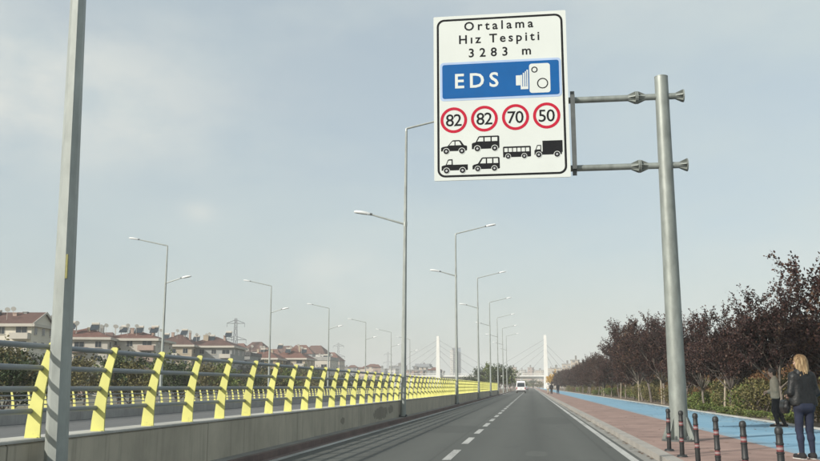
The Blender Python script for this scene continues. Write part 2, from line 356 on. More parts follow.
M = dict(
    asphalt=asphalt('asphalt', (0.082, 0.086, 0.078), [(-3.9, .5, 1.3), (-2.4, .5, 1.3), (-0.8, .55, 1.3), (0.95, .55, 1.3), (-3.3, .35, .55), (0.1, .4, .6), (-1.95, .05, .5), (1.55, .06, .5)]),
    asphalt_far=asphalt('asphalt_far', (0.12, 0.122, 0.12), [(-12, .6, 1.2), (-16, .6, 1.2), (-20, .6, 1.2)]),
    paint=wornpaint(),
    paver=pavers('pavement_pavers', (0.225, 0.142, 0.118), (0.29, 0.195, 0.162), (0.14, 0.11, 0.095), 0.2, 0.1, .4),
    paver_dark=pavers('median_pavers', (0.13, 0.095, 0.085), (0.17, 0.12, 0.105), (0.09, 0.075, 0.07), 0.2, 0.1),
    blue=bluelane(),
    kerb=concrete('kerb_stone', (0.32, 0.30, 0.27), 1.0, False),
    gutter=concrete('gutter_concrete', (0.24, 0.235, 0.215), 5.0, False),
    edging=concrete('edging_concrete', (0.44, 0.435, 0.40), 1.0, False),
    wall=concrete('parapet_concrete', (0.47, 0.425, 0.335), 6.0, True, [(33.0, 0.42, 1.6, 0.22), (35.4, 0.5, 0.7, 0.16), (26.2, 0.4, 0.3, 0.1)]),
    concrete=concrete('plain_concrete', (0.33, 0.325, 0.31), 6.0),
    yellow=yellowpaint(),
    rail=plain('grey_rail_paint', (0.23, 0.25, 0.265), 0.5, 0.12, 2.0, metal=0.0, stretch=(1, .2, 1)),
    galv=plain('galvanised_steel', (0.24, 0.262, 0.243), 0.5, 0.26, 5.0, metal=0.35, stretch=(1, 1, .35)),
    galv_lamp=plain('lamp_pole_zinc', (0.33, 0.355, 0.335), 0.5, 0.2, 5.0, metal=0.25, stretch=(1, 1, .35)),
    galv_dark=plain('weathered_steel', (0.10, 0.11, 0.11), 0.55, 0.15, 6.0, metal=0.3),
    lamp_white=plain('lamp_housing', (0.62, 0.64, 0.64), 0.4, 0.05, 4),
    lens=plain('lamp_glass', (0.25, 0.26, 0.26), 0.15, 0.05, 4),
    sticker=plain('yellow_sticker', (0.27, 0.255, 0.09), 0.6, 0.3, 20),
    white=plain('sign_white', (0.60, 0.635, 0.61), 0.55, 0.03, 1.0, spec=0.25),
    black=plain('sign_black', (0.012, 0.013, 0.015), 0.7, 0.1, 3, spec=0.12),
    blue_sign=plain('sign_blue', (0.002, 0.092, 0.30), 0.6, 0.06, 2, spec=0.2),
    blue_pale=plain('sign_blue_rim', (0.36, 0.47, 0.66), 0.4, 0.06, 2),
    red=plain('sign_red', (0.45, 0.008, 0.035), 0.6, 0.06, 2, spec=0.2),
    aluminium=plain('sign_back', (0.45, 0.46, 0.47), 0.45, 0.08, 3, metal=0.5),
    rubber=plain('bollard_rubber', (0.018, 0.019, 0.02), 0.55, 0.2, 10),
    band_red=plain('bollard_band_red', (0.15, 0.035, 0.038), 0.6, 0.1, 10),
    band_white=plain('bollard_band_white', (0.26, 0.20, 0.20), 0.6, 0.05, 10),
    soil=plain('bed_soil', (0.13, 0.10, 0.07), 0.95, 0.35, 0.8, fine=14, bmp=0.6),
    earth=plain('dry_earth', (0.17, 0.16, 0.11), 0.95, 0.3, 0.06, fine=2, bmp=0.4),
    bark=plain('plum_bark', (0.12, 0.10, 0.088), 0.9, 0.35, 6, fine=40, bmp=0.5),
    bark_pale=plain('pale_bark', (0.17, 0.145, 0.12), 0.9, 0.3, 6, fine=40, bmp=0.5),
    stake=plain('wooden_stake', (0.33, 0.28, 0.21), 0.85, 0.25, 8, stretch=(1, 1, .2)),
    bridge=plain('bridge_white', (0.68, 0.68, 0.65), 0.5, 0.05, 0.2),
    cable=plain('bridge_cable', (0.30, 0.31, 0.32), 0.5, 0.05, 1),
    lattice=plain('pylon_steel', (0.24, 0.26, 0.28), 0.6, 0.1, 1, metal=0.2),
    glass=plain('dark_glass', (0.03, 0.04, 0.05), 0.12, 0.2, 1.5),
    tyre=plain('tyre', (0.02, 0.02, 0.021), 0.8, 0.1, 6),
    rim=plain('wheel_rim', (0.4, 0.4, 0.42), 0.35, 0.1, 6, metal=0.6),
    carwhite=plain('white_vehicle_paint', (0.78, 0.78, 0.77), 0.3, 0.02, 2),
    cargrey=plain('grey_vehicle_paint', (0.20, 0.22, 0.24), 0.3, 0.05, 2),
    cardark=plain('dark_trim', (0.03, 0.03, 0.032), 0.6, 0.1, 4),
    tail=plain('tail_lamp', (0.35, 0.02, 0.02), 0.25, 0.1, 4),
    skin=plain('skin', (0.52, 0.34, 0.26), 0.5, 0.06, 12),
    eye=plain('eye', (0.06, 0.045, 0.04), 0.2, 0.1, 12),
    blonde=hairmat(),
    darkhair=plain('dark_hair', (0.035, 0.025, 0.02), 0.5, 0.3, 22, stretch=(1, 1, .12)),
    leather=plain('black_leather', (0.011, 0.012, 0.013), 0.5, 0.4, 14, bmp=0.6, fine=22, spec=0.35),
    denim=plain('navy_denim', (0.010, 0.015, 0.036), 0.85, 0.3, 9, bmp=0.3, fine=120),
    greycloth=plain('grey_jacket_cloth', (0.42, 0.36, 0.27), 0.9, 0.2, 7, bmp=0.3, fine=90),
    blackcloth=plain('black_cloth', (0.014, 0.014, 0.016), 0.9, 0.3, 7),
    palecloth=plain('pale_cloth', (0.55, 0.52, 0.48), 0.9, 0.15, 7),
    sole=plain('pale_sole', (0.45, 0.45, 0.43), 0.7, 0.1, 9),
    roof_red=rooftile('red_roof_tiles', (0.15, 0.068, 0.050)),
    roof_brown=rooftile('brown_roof_tiles', (0.115, 0.062, 0.05)),
    roof_dark=rooftile('dark_roof_sheet', (0.09, 0.09, 0.095)),
    cream=plain('cream_render', (0.38, 0.32, 0.24), 0.85, 0.1, 0.25),
    offwhite=plain('white_render', (0.47, 0.44, 0.385), 0.85, 0.08, 0.25),
    whitewash=plain('whitewashed_render', (0.60, 0.56, 0.47), 0.85, 0.1, 0.25),
    pink=plain('pinkish_render', (0.36, 0.265, 0.22), 0.85, 0.1, 0.25),
    greyrender=plain('grey_render', (0.27, 0.275, 0.265), 0.85, 0.1, 0.25),
    ochre=plain('ochre_render', (0.36, 0.275, 0.165), 0.85, 0.1, 0.25),
    fw_white=farwall('far_white_render', (0.50, 0.49, 0.46)), fw_cream=farwall('far_cream_render', (0.42, 0.365, 0.30)),
    fw_pink=farwall('far_pink_render', (0.36, 0.275, 0.235)), fw_grey=farwall('far_grey_render', (0.27, 0.285, 0.29)),
    fw_glass=farwall('far_blue_glass', (0.20, 0.26, 0.32), (0.08, 0.12, 0.17)),
    plum=leafy('plum_leaves', [(0.0, (0.012, 0.007, 0.008)), (0.4, (0.032, 0.015, 0.015)), (0.75, (0.066, 0.033, 0.026)), (1.0, (0.115, 0.075, 0.045))]),
    rust=leafy('rusty_leaves', [(0.0, (0.06, 0.035, 0.02)), (0.5, (0.15, 0.075, 0.035)), (1.0, (0.21, 0.13, 0.05))]),
    green=leafy('green_leaves', [(0.0, (0.04, 0.062, 0.018)), (0.5, (0.10, 0.14, 0.036)), (1.0, (0.19, 0.20, 0.06))]),
    olive=leafy('olive_leaves', [(0.0, (0.055, 0.056, 0.022)), (0.5, (0.125, 0.115, 0.045)), (1.0, (0.22, 0.18, 0.08))]),
    deepgreen=leafy('deep_green_leaves', [(0.0, (0.014, 0.026, 0.012)), (0.5, (0.032, 0.052, 0.020)), (1.0, (0.065, 0.085, 0.030))]),
    autumn=leafy('autumn_leaves', [(0.0, (0.38, 0.21, 0.025)), (0.5, (0.55, 0.32, 0.04)), (1.0, (0.62, 0.42, 0.08))]),
)

# ------------------------------------------------------------------ the setting
def sheet(name, x0, x1, y0, y1, z, m, z0=None):
    b = MB()
    if z0 is None: b.add([(x0, y0, z), (x1, y0, z), (x1, y1, z), (x0, y1, z)], [(0, 1, 2, 3)])
    else: b.box(x0, x1, y0, y1, z0, z)
    return tag(b.build(name, m), kind='structure')
GZ = -0.6                                                     # the plain beyond the two roadways
sheet('ground', -1300, 1300, -200, 1900, GZ, M['earth'])
sheet('road', -5.15, 2.10, -40, 1000, 0.0, M['asphalt'], GZ - .2)
sheet('gutter', 2.10, 2.36, -40, 1000, 0.004, M['gutter'], GZ - .2)
sheet('kerb', 2.36, 2.61, -40, 1000, 0.125, M['kerb'], GZ - .2)
sheet('pavement', 2.61, 5.02, -40, 1000, 0.12, M['paver'], GZ - .2)
sheet('bike_lane', 5.02, 8.50, -40, 1000, 0.122, M['blue'], GZ - .2)
sheet('bed_edging', 8.50, 8.64, -40, 1000, 0.17, M['edging'], GZ - .2)
sheet('planting_bed', 8.64, 400, -40, 1000, 0.13, M['soil'], GZ - .2)
sheet('median_strip', -5.56, -5.27, -40, 1000, 0.125, M['gutter'], GZ - .2)
sheet('median_kerb', -5.27, -5.15, -40, 1000, 0.13, M['paver_dark'], GZ - .2)
sheet('road_margin', -5.15, -4.99, -40, 1000, 0.003, M['paver_dark'])
sheet('median_verge', -14.0, -5.56, 153.5, 1000, 0.12, M['soil'], GZ - .2)
sheet('opposite_road', -26.0, -5.95, -40, 1000, -0.5, M['asphalt_far'], GZ - .2)
lm = MB()
for x in (-4.90, 1.93):
    y0, y1 = -40, 900
    lm.add([(x - .08, y0, .004), (x + .08, y0, .004), (x + .08, y1, .004), (x - .08, y1, .004)], [(0, 1, 2, 3)])
y = 17.4 - 4.85 * 8
while y < 600:
    lm.add([(-1.74, y, .004), (-1.57, y, .004), (-1.57, y + 2.8, .004), (-1.74, y + 2.8, .004)], [(0, 1, 2, 3)]); y += 4.85
tag(lm.build('road_markings', M['paint']), kind='structure')
om = MB()
for k in range(-3, 60):
    for x in (-12.5, -19):
        om.add([(x - .08, k * 10, -.496), (x + .08, k * 10, -.496), (x + .08, k * 10 + 4, -.496), (x - .08, k * 10 + 4, -.496)], [(0, 1, 2, 3)])
tag(om.build('opposite_road_markings', M['paint']), kind='structure')

# ------------------------------------------------------------------ concrete parapets and yellow-finned railings
def chamfer_wall(x0, x1, y0, y1, z0, z1, name, m):
    c = .03
    b = MB(); b.prism([(x0, z0), (x1, z0), (x1, z1 - c), (x1 - c, z1), (x0 + c, z1), (x0, z1 - c)], 'y', y0, y1)
    return b.build(name, m)
pw = chamfer_wall(-5.95, -5.56, -40, 152.5, GZ - .2, 0.79, 'parapet_wall', M['wall'])
b = MB(); b.prism([(-5.965, .788), (-5.545, .788), (-5.545, .812), (-5.56, .822), (-5.95, .822), (-5.965, .812)], 'y', -40, 152.5); b.build('sunlit_top_strip', M['edging'], pw)  # added pale slab: the wall's sunlit top edge put into the colour
tag(pw,
    'grey concrete parapet wall beside the left lane, carrying the nearer yellow-finned railing', 'wall')
tag(chamfer_wall(-26.4, -26.0, 20, 260, GZ - .2, 0.14, 'parapet_wall', M['concrete']),
    'low grey concrete wall beyond the opposite roadway, carrying the farther yellow-finned railing', 'wall')
def fin_bm(side):
    """tapering curved plate across the rail line, leaning towards the road (side = +1: towards +X)"""
    n = 8; L, Rr = [], []
    for i in range(n + 1):
        t = i / n; cx = 0.175 * (t ** 1.9); w = 0.098 * (1 - t) + 0.050 * t
        L.append((side * (cx - w), 1.07 * t)); Rr.append((side * (cx + w * .92), 1.07 * t))
    tip = [(side * .205, 1.09), (side * .150, 1.094)]
    b = MB(); b.prism(L + [tip[1], tip[0]] + Rr[::-1], 'y', -.012, .012)
    b.box(side * .0 - .075, side * .0 + .075, -.05, .05, -.002, .010)
    return b
RAILH = (0.30, 0.55, 0.79, 1.03)
def railing(name, X, zb, y0, step, n, yend, side, label):
    root = thing(name, (X, y0, zb), label, 'railing', 'yellow-finned railings on the parapet walls')
    f = fin_bm(side).build('fin', M['yellow'], root)
    for k in range(1, n):
        c = f.copy(); COL.objects.link(c); c.parent = root; c.location = (0, k * step, 0)
    for h in RAILH:
        t = h / 1.07; cx = side * (0.175 * t ** 1.9 - (0.098 * (1 - t) + 0.050 * t) * .72)
        b = MB(); b.tube([(cx, -40, h), (cx, yend - y0, h)], .033, 10)
        b.build('rail', M['rail'], root, smooth=True)
    return root
railing('guard_railing', -5.655, 0.82, 9.64 - 1.545 * 4, 1.545, 96, 151.5, 1, 'yellow-finned steel railing with grey rails on the parapet wall beside our lane')
railing('guard_railing', -26.2, 0.14, 38.0, 1.545, 98, 190, -1, 'smaller-looking yellow-finned railing along the far side of the opposite roadway')

# ------------------------------------------------------------------ street lamps
def lamp(loc, label, group, H=12.65, low=8.4, flip=False, sticker=False, lowlen=1.25, r0=.128, r1=.05, up_rise=.55):
    root = thing('street_lamp', loc, label, 'street lamp', group, R(180) if flip else 0)
    b = MB(); b.tube([(0, 0, 0), (0, 0, H * .5), (0, 0, H)], [r0, (r0 + r1) / 2, r1], 8, twist=R(22.5)); b.build('pole', M['galv_lamp'], root, smooth=True, autos=30)
    b = MB(); b.box(-.155, .155, -.2, .2, 0, .03)
    for sx in (-1, 1):
        for sy in (-1, 1): b.lathe([(.025, .03), (.025, .09), (.012, .1)], 6, (sx * .125, sy * .165, 0))
    b.build('base_plate', M['galv_dark'], root)
    def head(p, d, par):
        hb = MB(); L = .72
        sec = []
        for t, w, hh in ((0, .05, .05), (.12, .10, .07), (.5, .145, .085), (.85, .13, .065), (1.0, .07, .03)):
            sec.append((t * L, w, hh))
        o = []
        for (s, w, hh) in sec:
            for (yy, zz) in ((-w, 0), (-w * .7, hh), (w * .7, hh), (w, 0), (w * .85, -.04), (-w * .85, -.04)):
                o.append((d * s, yy, zz + s * .16))
        F = []
        for i in range(len(sec) - 1):
            for k in range(6): F.append((i * 6 + k, i * 6 + (k + 1) % 6, i * 6 + 6 + (k + 1) % 6, i * 6 + 6 + k))
        F += [tuple(range(6)), tuple(range(24, 30))]
        hb.add(o, F); h = hb.build('lamp_head', M['lamp_white'], par, smooth=True, loc=p)
        lb = MB(); lb.box(.14 if d > 0 else -.62, .62 if d > 0 else -.14, -.10, .10, -.045, .03)
        for i, (x, y_, z) in enumerate(lb.v): lb.v[i] = (x, y_, z + abs(x) * .16)
        lb.build('lens', M['lens'], h)
        cl = MB(); cl.tube([(-d * .09, 0, -.015), (d * .06, 0, .01)], .055, 8); cl.build('clamp', M['galv_dark'], h)
    b = MB(); b.tube([(0, 0, H - .12), (0, 0, H), (.06, 0, H + .03), (2.35, 0, H + up_rise)], [.055, .052, .048, .036], 8); b.build('arm', M['galv_lamp'], root, smooth=True)
    head((2.33, 0, H + up_rise), 1, root)
    b = MB(); b.tube([(0, 0, low), (-lowlen, 0, low + .3 * lowlen)], [.045, .034], 8); b.lathe([(.085, -.1), (.085, .1)], 8, (0, 0, low)); b.build('arm', M['galv_lamp'], root, smooth=True)
    head((-lowlen + .02, 0, low + .3 * lowlen), -1, root)
    b = MB(); b.box(-.05, .05, r0 * .93 - .03, r0 * .93 + .012, .9, 1.3)
    b.build('access_hatch', M['galv_dark'], root)
    if sticker:
        b = MB(); rr = r0 + (r1 - r0) * 2.7 / H
        b.box(rr * .42, rr * .62, -rr * .95, -rr * .78, 2.50, 2.78); b.build('sticker', M['sticker'], root)
    return root
NG = 'twin-arm street lamps along the parapet wall'
near_y = [9.55, 37.7, 65.6, 93.5, 121.4, 149.3, 177.2, 205.0]
for i, y in enumerate(near_y):
    lab = 'close-up galvanised lamp pole with fence-rail shadows banded across it, cut by the photo top' if i == 0 else \
        '%s twin-arm street lamp beyond the close-up pole, along the parapet by our lane' % ORD[i - 1]
    o = lamp((-5.295 if i == 0 else -5.40, y, .125), lab, NG, low=8.3 if i == 1 else 9.45, lowlen=1.6 if i == 1 else 1.25, sticker=(i == 0))
    if i == 0: o.rotation_euler = (0, R(-1.15), R(6))
    if i == 1: o.rotation_euler = (0, R(.6), 0)
FG = 'twin-arm street lamps beyond the opposite roadway'
for i in range(6):
    lamp((-26.7, 62.0 + 27 * i, -.55), '%s twin-arm street lamp behind the far yellow railing, from the photo left' % ORD[i], FG, H=12.3, low=9.5, flip=True, r0=.13)

# ------------------------------------------------------------------ the average-speed sign on its pole
SY = 22.2
sign = thing('road_sign', (3.49, SY, .12), 'tall white overhead speed-check sign on two arms of a thick grey pole', 'road sign')
b = MB(); b.tube([(0, 0, .02), (0, 0, 4.5), (0, 0, 9.08)], [.215, .19, .168], 28); b.build('pole', M['galv'], sign, smooth=True)
b = MB(); b.lathe([(.15, 9.08), (.172, 9.082), (.172, 9.10), (.10, 9.13)], 24); b.build('pole_cap', M['galv'], sign, smooth=True)
b = MB(); b.lathe([(.42, .0), (.42, .035), (.40, .04)], 28)
for k in range(8):
    a = 2 * math.pi * (k + .5) / 8
    b.lathe([(.03, .04), (.03, .10), (.015, .13)], 6, (.35 * math.cos(a), .35 * math.sin(a), 0))
b.build('base_flange', M['galv_dark'], sign)
g = MB(); g.prism([(.19, .04), (.40, .04), (.40, .09), (.215, .56), (.19, .56)], 'y', -.008, .008)
g0 = None
for k in range(8):
    if g0 is None: g0 = o = g.build('gusset', M['galv'], sign)
    else: o = g0.copy(); COL.objects.link(o); o.parent = sign
    o.rotation_euler = (0, 0, 2 * math.pi * k / 8)
for zz in (8.57, 6.76):
    b = MB(); b.tube([(-5.55, 0, zz), (.52, 0, zz)], .082, 16); arm = b.build('arm', M['galv'], sign, smooth=True)
    for xx, d in ((-.62, 1), (-.66, -1), (.52, -1)):
        fb = MB(); fb.tube([(xx - .015, 0, zz), (xx + .015, 0, zz)], .165, 18)
        for k in range(6):
            a = 2 * math.pi * k / 6; ca, sa = math.cos(a), math.sin(a); w = .007
            pts = [(xx, .08), (xx, .16), (xx + d * .03, .16), (xx + d * .20, .08)]
            vv = []
            for sgn in (-1, 1):
                for (px_, r_) in pts: vv.append((px_, ca * r_ - sa * w * sgn, zz + sa * r_ + ca * w * sgn))
            fb.add(vv, [(0, 1, 2, 3), (7, 6, 5, 4), (0, 4, 5, 1), (1, 5, 6, 2), (2, 6, 7, 3), (3, 7, 4, 0)])
        fb.build('flange', M['galv'], arm)
for xx in (-2.26, -5.35):
    b = MB(); b.box(xx - .055, xx + .055, -.11, -.085, 6.55, 8.78); b.box(xx - .055, xx + .055, -.21, -.11, 6.70, 8.66); b.build('frame_post', M['galv_dark'], sign)
# panel: local frame, u from its left edge, v down from its top, in metres
PW, PH = 3.46, 4.47; PX0, PZ1 = -2.34 - 3.49, 11.07 - .12; PYF = -.26
def pu(u): return PX0 + u * PW
def pvz(v): return PZ1 - v * PH
def rrect(x0, x1, z0, z1, r, n=6):
    out = []
    for cx, cz, a0 in ((x1 - r, z1 - r, 0), (x0 + r, z1 - r, 90), (x0 + r, z0 + r, 180), (x1 - r, z0 + r, 270)):
        for k in range(n + 1):
            a = R(a0 + 90 * k / n); out.append((cx + r * math.cos(a), cz + r * math.sin(a)))
    return out
def circ(cx, cz, r, n=32): return [(cx + r * math.cos(2 * math.pi * k / n), cz + r * math.sin(2 * math.pi * k / n)) for k in range(n)]
class Flat(MB):
    """thin raised shapes on a vertical face that looks to -Y"""
    def poly(s, poly, y, mi=0, th=.003): return s.prism(poly, 'y', y, y + th, mi)
    def ring(s, outer, inner, y, mi=0, th=.003):
        n = len(outer); V = []
        for yy in (y, y + th):
            V += [(p[0], yy, p[1]) for p in outer] + [(p[0], yy, p[1]) for p in inner]
        F = []
        for k in range(n):
            j = (k + 1) % n
            F += [(k, j, n + j, n + k), (k, 2 * n + k, 2 * n + j, j), (n + k, n + j, 3 * n + j, 3 * n + k)]
        return s.add(V, F, mi)
panel_b = Flat(); panel_b.poly(rrect(PX0, PX0 + PW, PZ1 - PH, PZ1, .03), PYF, 0, .035)
panel = panel_b.build('panel', [M['white']], sign)
bk = MB()
for v in (.08, .3, .52, .74, .95): bk.box(PX0 + .08, PX0 + PW - .08, PYF + .035, PYF + .075, pvz(v) - .04, pvz(v) + .04)
bk.build('stiffener', M['aluminium'], panel)
fb = Flat(); fb.ring(rrect(PX0 + .085, PX0 + PW - .085, PZ1 - PH + .085, PZ1 - .085, .20), rrect(PX0 + .14, PX0 + PW - .14, PZ1 - PH + .14, PZ1 - .14, .15), PYF - .003, 0)
fb.build('border', M['black'], panel)
def text_mesh(body, cap, width, weight=0.0):
    """letters as a mesh lying in x/z, baseline at z=0, centred on x=0, scaled to cap height and total width"""
    cu = bpy.data.curves.new('lettering', 'FONT'); cu.body = body; cu.size = 1.0; cu.space_character = 1.0; cu.offset = weight; cu.resolution_u = 3
    to = bpy.data.objects.new('lettering', cu); COL.objects.link(to)
    bpy.context.view_layer.update()
    def ext():
        dg = bpy.context.evaluated_depsgraph_get(); me_ = bpy.data.meshes.new_from_object(to.evaluated_get(dg)); return me_
    me = ext(); xs = [v.co.x for v in me.vertices]; hs = None
    # cap height from a capital
    cu.body = 'H'; bpy.context.view_layer.update(); mh = ext(); ch = max(v.co.y for v in mh.vertices); bpy.data.meshes.remove(mh)
    sc = cap / ch
    w1 = (max(xs) - min(xs)) * sc
    cu.body = body
    if len(body) > 1:
        cu.space_character = 1.5; bpy.context.view_layer.update(); m2 = ext(); x2 = [v.co.x for v in m2.vertices]; w2 = (max(x2) - min(x2)) * sc; bpy.data.meshes.remove(m2)
        cu.space_character = 1.0 + 0.5 * (width - w1) / max(1e-6, (w2 - w1))
        bpy.context.view_layer.update(); bpy.data.meshes.remove(me); me = ext()
    xs = [v.co.x for v in me.vertices]; cx = (max(xs) + min(xs)) / 2
    V = [((v.co.x - cx) * sc, v.co.y * sc) for v in me.vertices]; F = [tuple(p.vertices) for p in me.polygons]
    bpy.data.objects.remove(to); bpy.data.curves.remove(cu)
    return V, F
def put_text(fl, body, cap, width, cx, z, y, mi=0, weight=0.0):
    V, F = text_mesh(body, cap, width, weight)
    fl.add([(cx + p[0], y, z + p[1]) for p in V], F, mi)
for body, u0, u1, vb in (('Ortalama', .235, .757, .0945), ('Hız Tespiti', .195, .80, .1755), ('3283 m', .268, .735, .261)):
    t = Flat(); put_text(t, body, .235, (u1 - u0) * PW, pu((u0 + u1) / 2), pvz(vb), PYF - .003, 0, .018); t.build('lettering', M['black'], panel)
# blue field
x0, x1, z0, z1 = pu(.048), pu(.955), pvz(.524), pvz(.289)
bp = Flat(); bp.poly(rrect(x0, x1, z0, z1, .10), PYF - .004, 0, .004); bp.poly(rrect(x0 + .06, x1 - .06, z0 + .06, z1 - .06, .06), PYF - .008, 1, .005)
put_text(bp, 'EDS', .385, 1.13, pu(.325), pvz(.405) - .19, PYF - .011, 2, .018)
bp.build('blue_field', [M['blue_pale'], M['blue_sign'], M['white']], panel)
cs = Flat(); yb = PYF - .011
cx0, cx1, cz0, cz1 = pu(.718), pu(.872), pvz(.497), pvz(.320)
cs.poly(rrect(cx0, cx1, cz0, cz1, .07), yb, 0)
h = cz1 - cz0; zc = (cz0 + cz1) / 2
cs.poly([(cx0 - .225, zc - h * .36), (cx0 - .03, zc - h * .36), (cx0 - .03, zc + h * .30), (cx0 - .07, zc + h * .30), (cx0 - .07, zc + h * .25), (cx0 - .12, zc + h * .25), (cx0 - .12, zc + h * .2), (cx0 - .17, zc + h * .2), (cx0 - .17, zc + h * .13), (cx0 - .225, zc + h * .13)], yb, 0)
cs.poly([(cx0 - .345, zc - h * .22), (cx0 - .228, zc - h * .22), (cx0 - .228, zc + h * .12), (cx0 - .345, zc + h * .12)], yb, 0)
for dx in (-.175, -.12, -.07): cs.poly([(cx0 + dx - .008, zc - h * .27), (cx0 + dx + .008, zc - h * .27), (cx0 + dx + .008, zc + h * .25), (cx0 + dx - .008, zc + h * .25)], yb - .003, 1)
for (u_, v_, r_) in ((cx0 + .135, cz1 - .165, .082), (cx0 + .335, cz0 + .25, .142)):
    cs.ring(circ(u_, v_, r_), circ(u_, v_, r_ - .028), yb - .003, 2)
cs.build('camera_symbol', [M['white'], M['blue_sign'], M['black']], panel)
for body, u, v in (('82', .149, .641), ('82', .378, .639), ('70', .609, .637), ('50', .838, .635)):
    c = (pu(u), pvz(v)); s = Flat()
    s.ring(circ(*c, .347), circ(*c, .272), PYF - .004, 0, .004)
    put_text(s, body, .315, .41, c[0], c[1] - .157, PYF - .003, 1, .008)
    s.build('speed_limit_roundel', [M['red'], M['black']], panel)
def picto(kind, u0, u1, vb, hgt):
    """silhouettes that look to the left; unit box 0..1 wide, 0..1 high"""
    W = (u1 - u0) * PW; X = pu(u0); Z = pvz(vb); f = Flat(); y = PYF - .004
    def q(pts): return [(X + a * W, Z + b_ * hgt) for a, b_ in pts]
    def win(pts): f.poly(q(pts), y - .003, 1)
    def wheel(a, r):
        c = (X + a * W, Z + r * hgt * .95); rr = r * hgt
        f.poly(circ(*c, rr * 1.22, 20), y - .002, 1); f.poly(circ(*c, rr, 20), y - .005, 0); f.poly(circ(*c, rr * .42, 14), y - .008, 2)
    if kind == 'car':
        f.poly(q([(0, .2), (0, .45), (.06, .52), (.26, .58), (.42, .95), (.47, 1), (.70, 1), (.76, .95), (.88, .62), (1, .55), (1, .25), (.96, .2)]), y, 0)
        win([(.32, .62), (.44, .9), (.52, .9), (.52, .62)]); win([(.56, .62), (.56, .9), (.70, .9), (.79, .62)]); wheel(.2, .2); wheel(.80, .2)
    if kind == 'pickup':
        f.poly(q([(0, .2), (0, .5), (.05, .55), (.16, .6), (.24, .95), (.28, 1), (.42, 1), (.43, .6), (1, .6), (1, .22), (.97, .2)]), y, 0)
        win([(.20, .62), (.27, .9), (.385, .9), (.385, .62)]); wheel(.19, .19); wheel(.80, .19)
    if kind == 'van':
        f.poly(q([(0, .15), (0, .5), (.04, .56), (.14, .6), (.24, .95), (.28, 1), (.96, 1), (1, .95), (1, .2), (.97, .15)]), y, 0)
        win([(.2, .64), (.28, .9), (.42, .9), (.42, .64)]); win([(.47, .64), (.47, .9), (.68, .9), (.68, .64)]); win([(.73, .64), (.73, .9), (.93, .9), (.93, .64)]); wheel(.2, .18); wheel(.83, .18)
    if kind == 'wagon':
        f.poly(q([(0, .15), (0, .4), (.05, .48), (.20, .55), (.33, .95), (.38, 1), (.95, 1), (.99, .95), (1, .2), (.97, .15)]), y, 0)
        win([(.28, .56), (.38, .9), (.49, .9), (.49, .56)]); win([(.54, .56), (.54, .9), (.72, .9), (.72, .56)]); win([(.77, .56), (.77, .9), (.93, .9), (.94, .56)]); wheel(.19, .18); wheel(.80, .18)
    if kind == 'bus':
        f.poly(q([(0, .12), (0, .95), (.04, 1), (.97, 1), (1, .95), (1, .16), (.97, .12)]), y, 0)
        for k in range(6): win([(.05 + k * .155, .55), (.05 + k * .155, .86), (.17 + k * .155, .86), (.17 + k * .155, .55)])
        wheel(.18, .19); wheel(.76, .19)
    if kind == 'lorry':
        f.poly(q([(0, .15), (0, .42), (.04, .48), (.1, .75), (.24, .75), (.24, .34), (.29, .34), (.29, 1), (1, 1), (1, .28), (.97, .28), (.97, .15)]), y, 0)
        win([(.07, .48), (.12, .69), (.21, .69), (.21, .48)]); wheel(.15, .16); wheel(.80, .16)
    f.build('vehicle_pictogram', [M['black'], M['white'], M['aluminium']], panel)
picto('car', .052, .246, .842, .36); picto('pickup', .055, .250, .957, .37); picto('van', .282, .486, .832, .40); picto('wagon', .285, .487, .950, .36)
picto('bus', .512, .716, .882, .32); picto('lorry', .742, .947, .880, .43)

# ------------------------------------------------------------------ bollards
def bollard_proto():
    root = thing('bollard', (2.73, 0, .12), 'x', 'bollard', 'black bollards along the right kerb')
    b = MB(); b.lathe([(.048, .03), (.052, .05), (.050, .26), (.056, .265), (.056, .285), (.046, .29), (.046, .38), (.054, .385), (.054, .405), (.05, .41), (.047, .585), (.054, .59), (.054, .605), (.045, .61), (.045, .69), (.054, .695), (.054, .712), (.047, .72), (.045, .82)], 18)
    b.build('post', M['rubber'], root, smooth=True)
    b = MB(); b.lathe([(.045, .82), (.055, .825), (.056, .85), (.053, .88), (.038, .90), (.012, .908)], 18); b.build('cap', M['rubber'], root, smooth=True)
    for z in (.295, .615):
        b = MB(); b.lathe([(.0485, z), (.0485, z + .022)], 18, mi=0); b.lathe([(.0488, z + .022), (.0488, z + .052)], 18, mi=1); b.lathe([(.0485, z + .052), (.0485, z + .074)], 18, mi=0)
        b.build('reflective_band', [M['band_red'], M['band_white']], root, smooth=True)
    b = MB(); b.lathe([(.115, 0), (.115, .012), (.10, .03), (.055, .045)], 18)
    for k in range(4): b.lathe([(.014, .012), (.014, .035), (.006, .04)], 6, (.088 * math.cos(k * math.pi / 2 + .8), .088 * math.sin(k * math.pi / 2 + .8), 0))
    b.build('foot', M['rubber'], root, smooth=True)
    for ch in root.children:
        k_ = (.82, .82, .925) if not ch.name.startswith('foot') else (.85, .85, 1)
        ch.data.transform(Matrix.Diagonal((*k_, 1)))
    return root
bp0 = bollard_proto()
bl = [(18.75, 'black bollard with red bands standing to the left of the sign pole base'), (17.2, 'black bollard with red bands standing directly in front of the sign pole'),
      (15.6, 'black red-banded bollard just right of the sign pole, first clear of it'), (13.95, 'black red-banded bollard, second to the right of the sign pole'),
      (12.2, 'black red-banded bollard, third to the right of the sign pole'), (10.5, 'largest fully seen bollard, black with red bands, beside the standing blonde woman'),
      (8.95, 'black bollard cut off by the photo right edge, right of the blonde woman')]
rnd = random.Random(4)
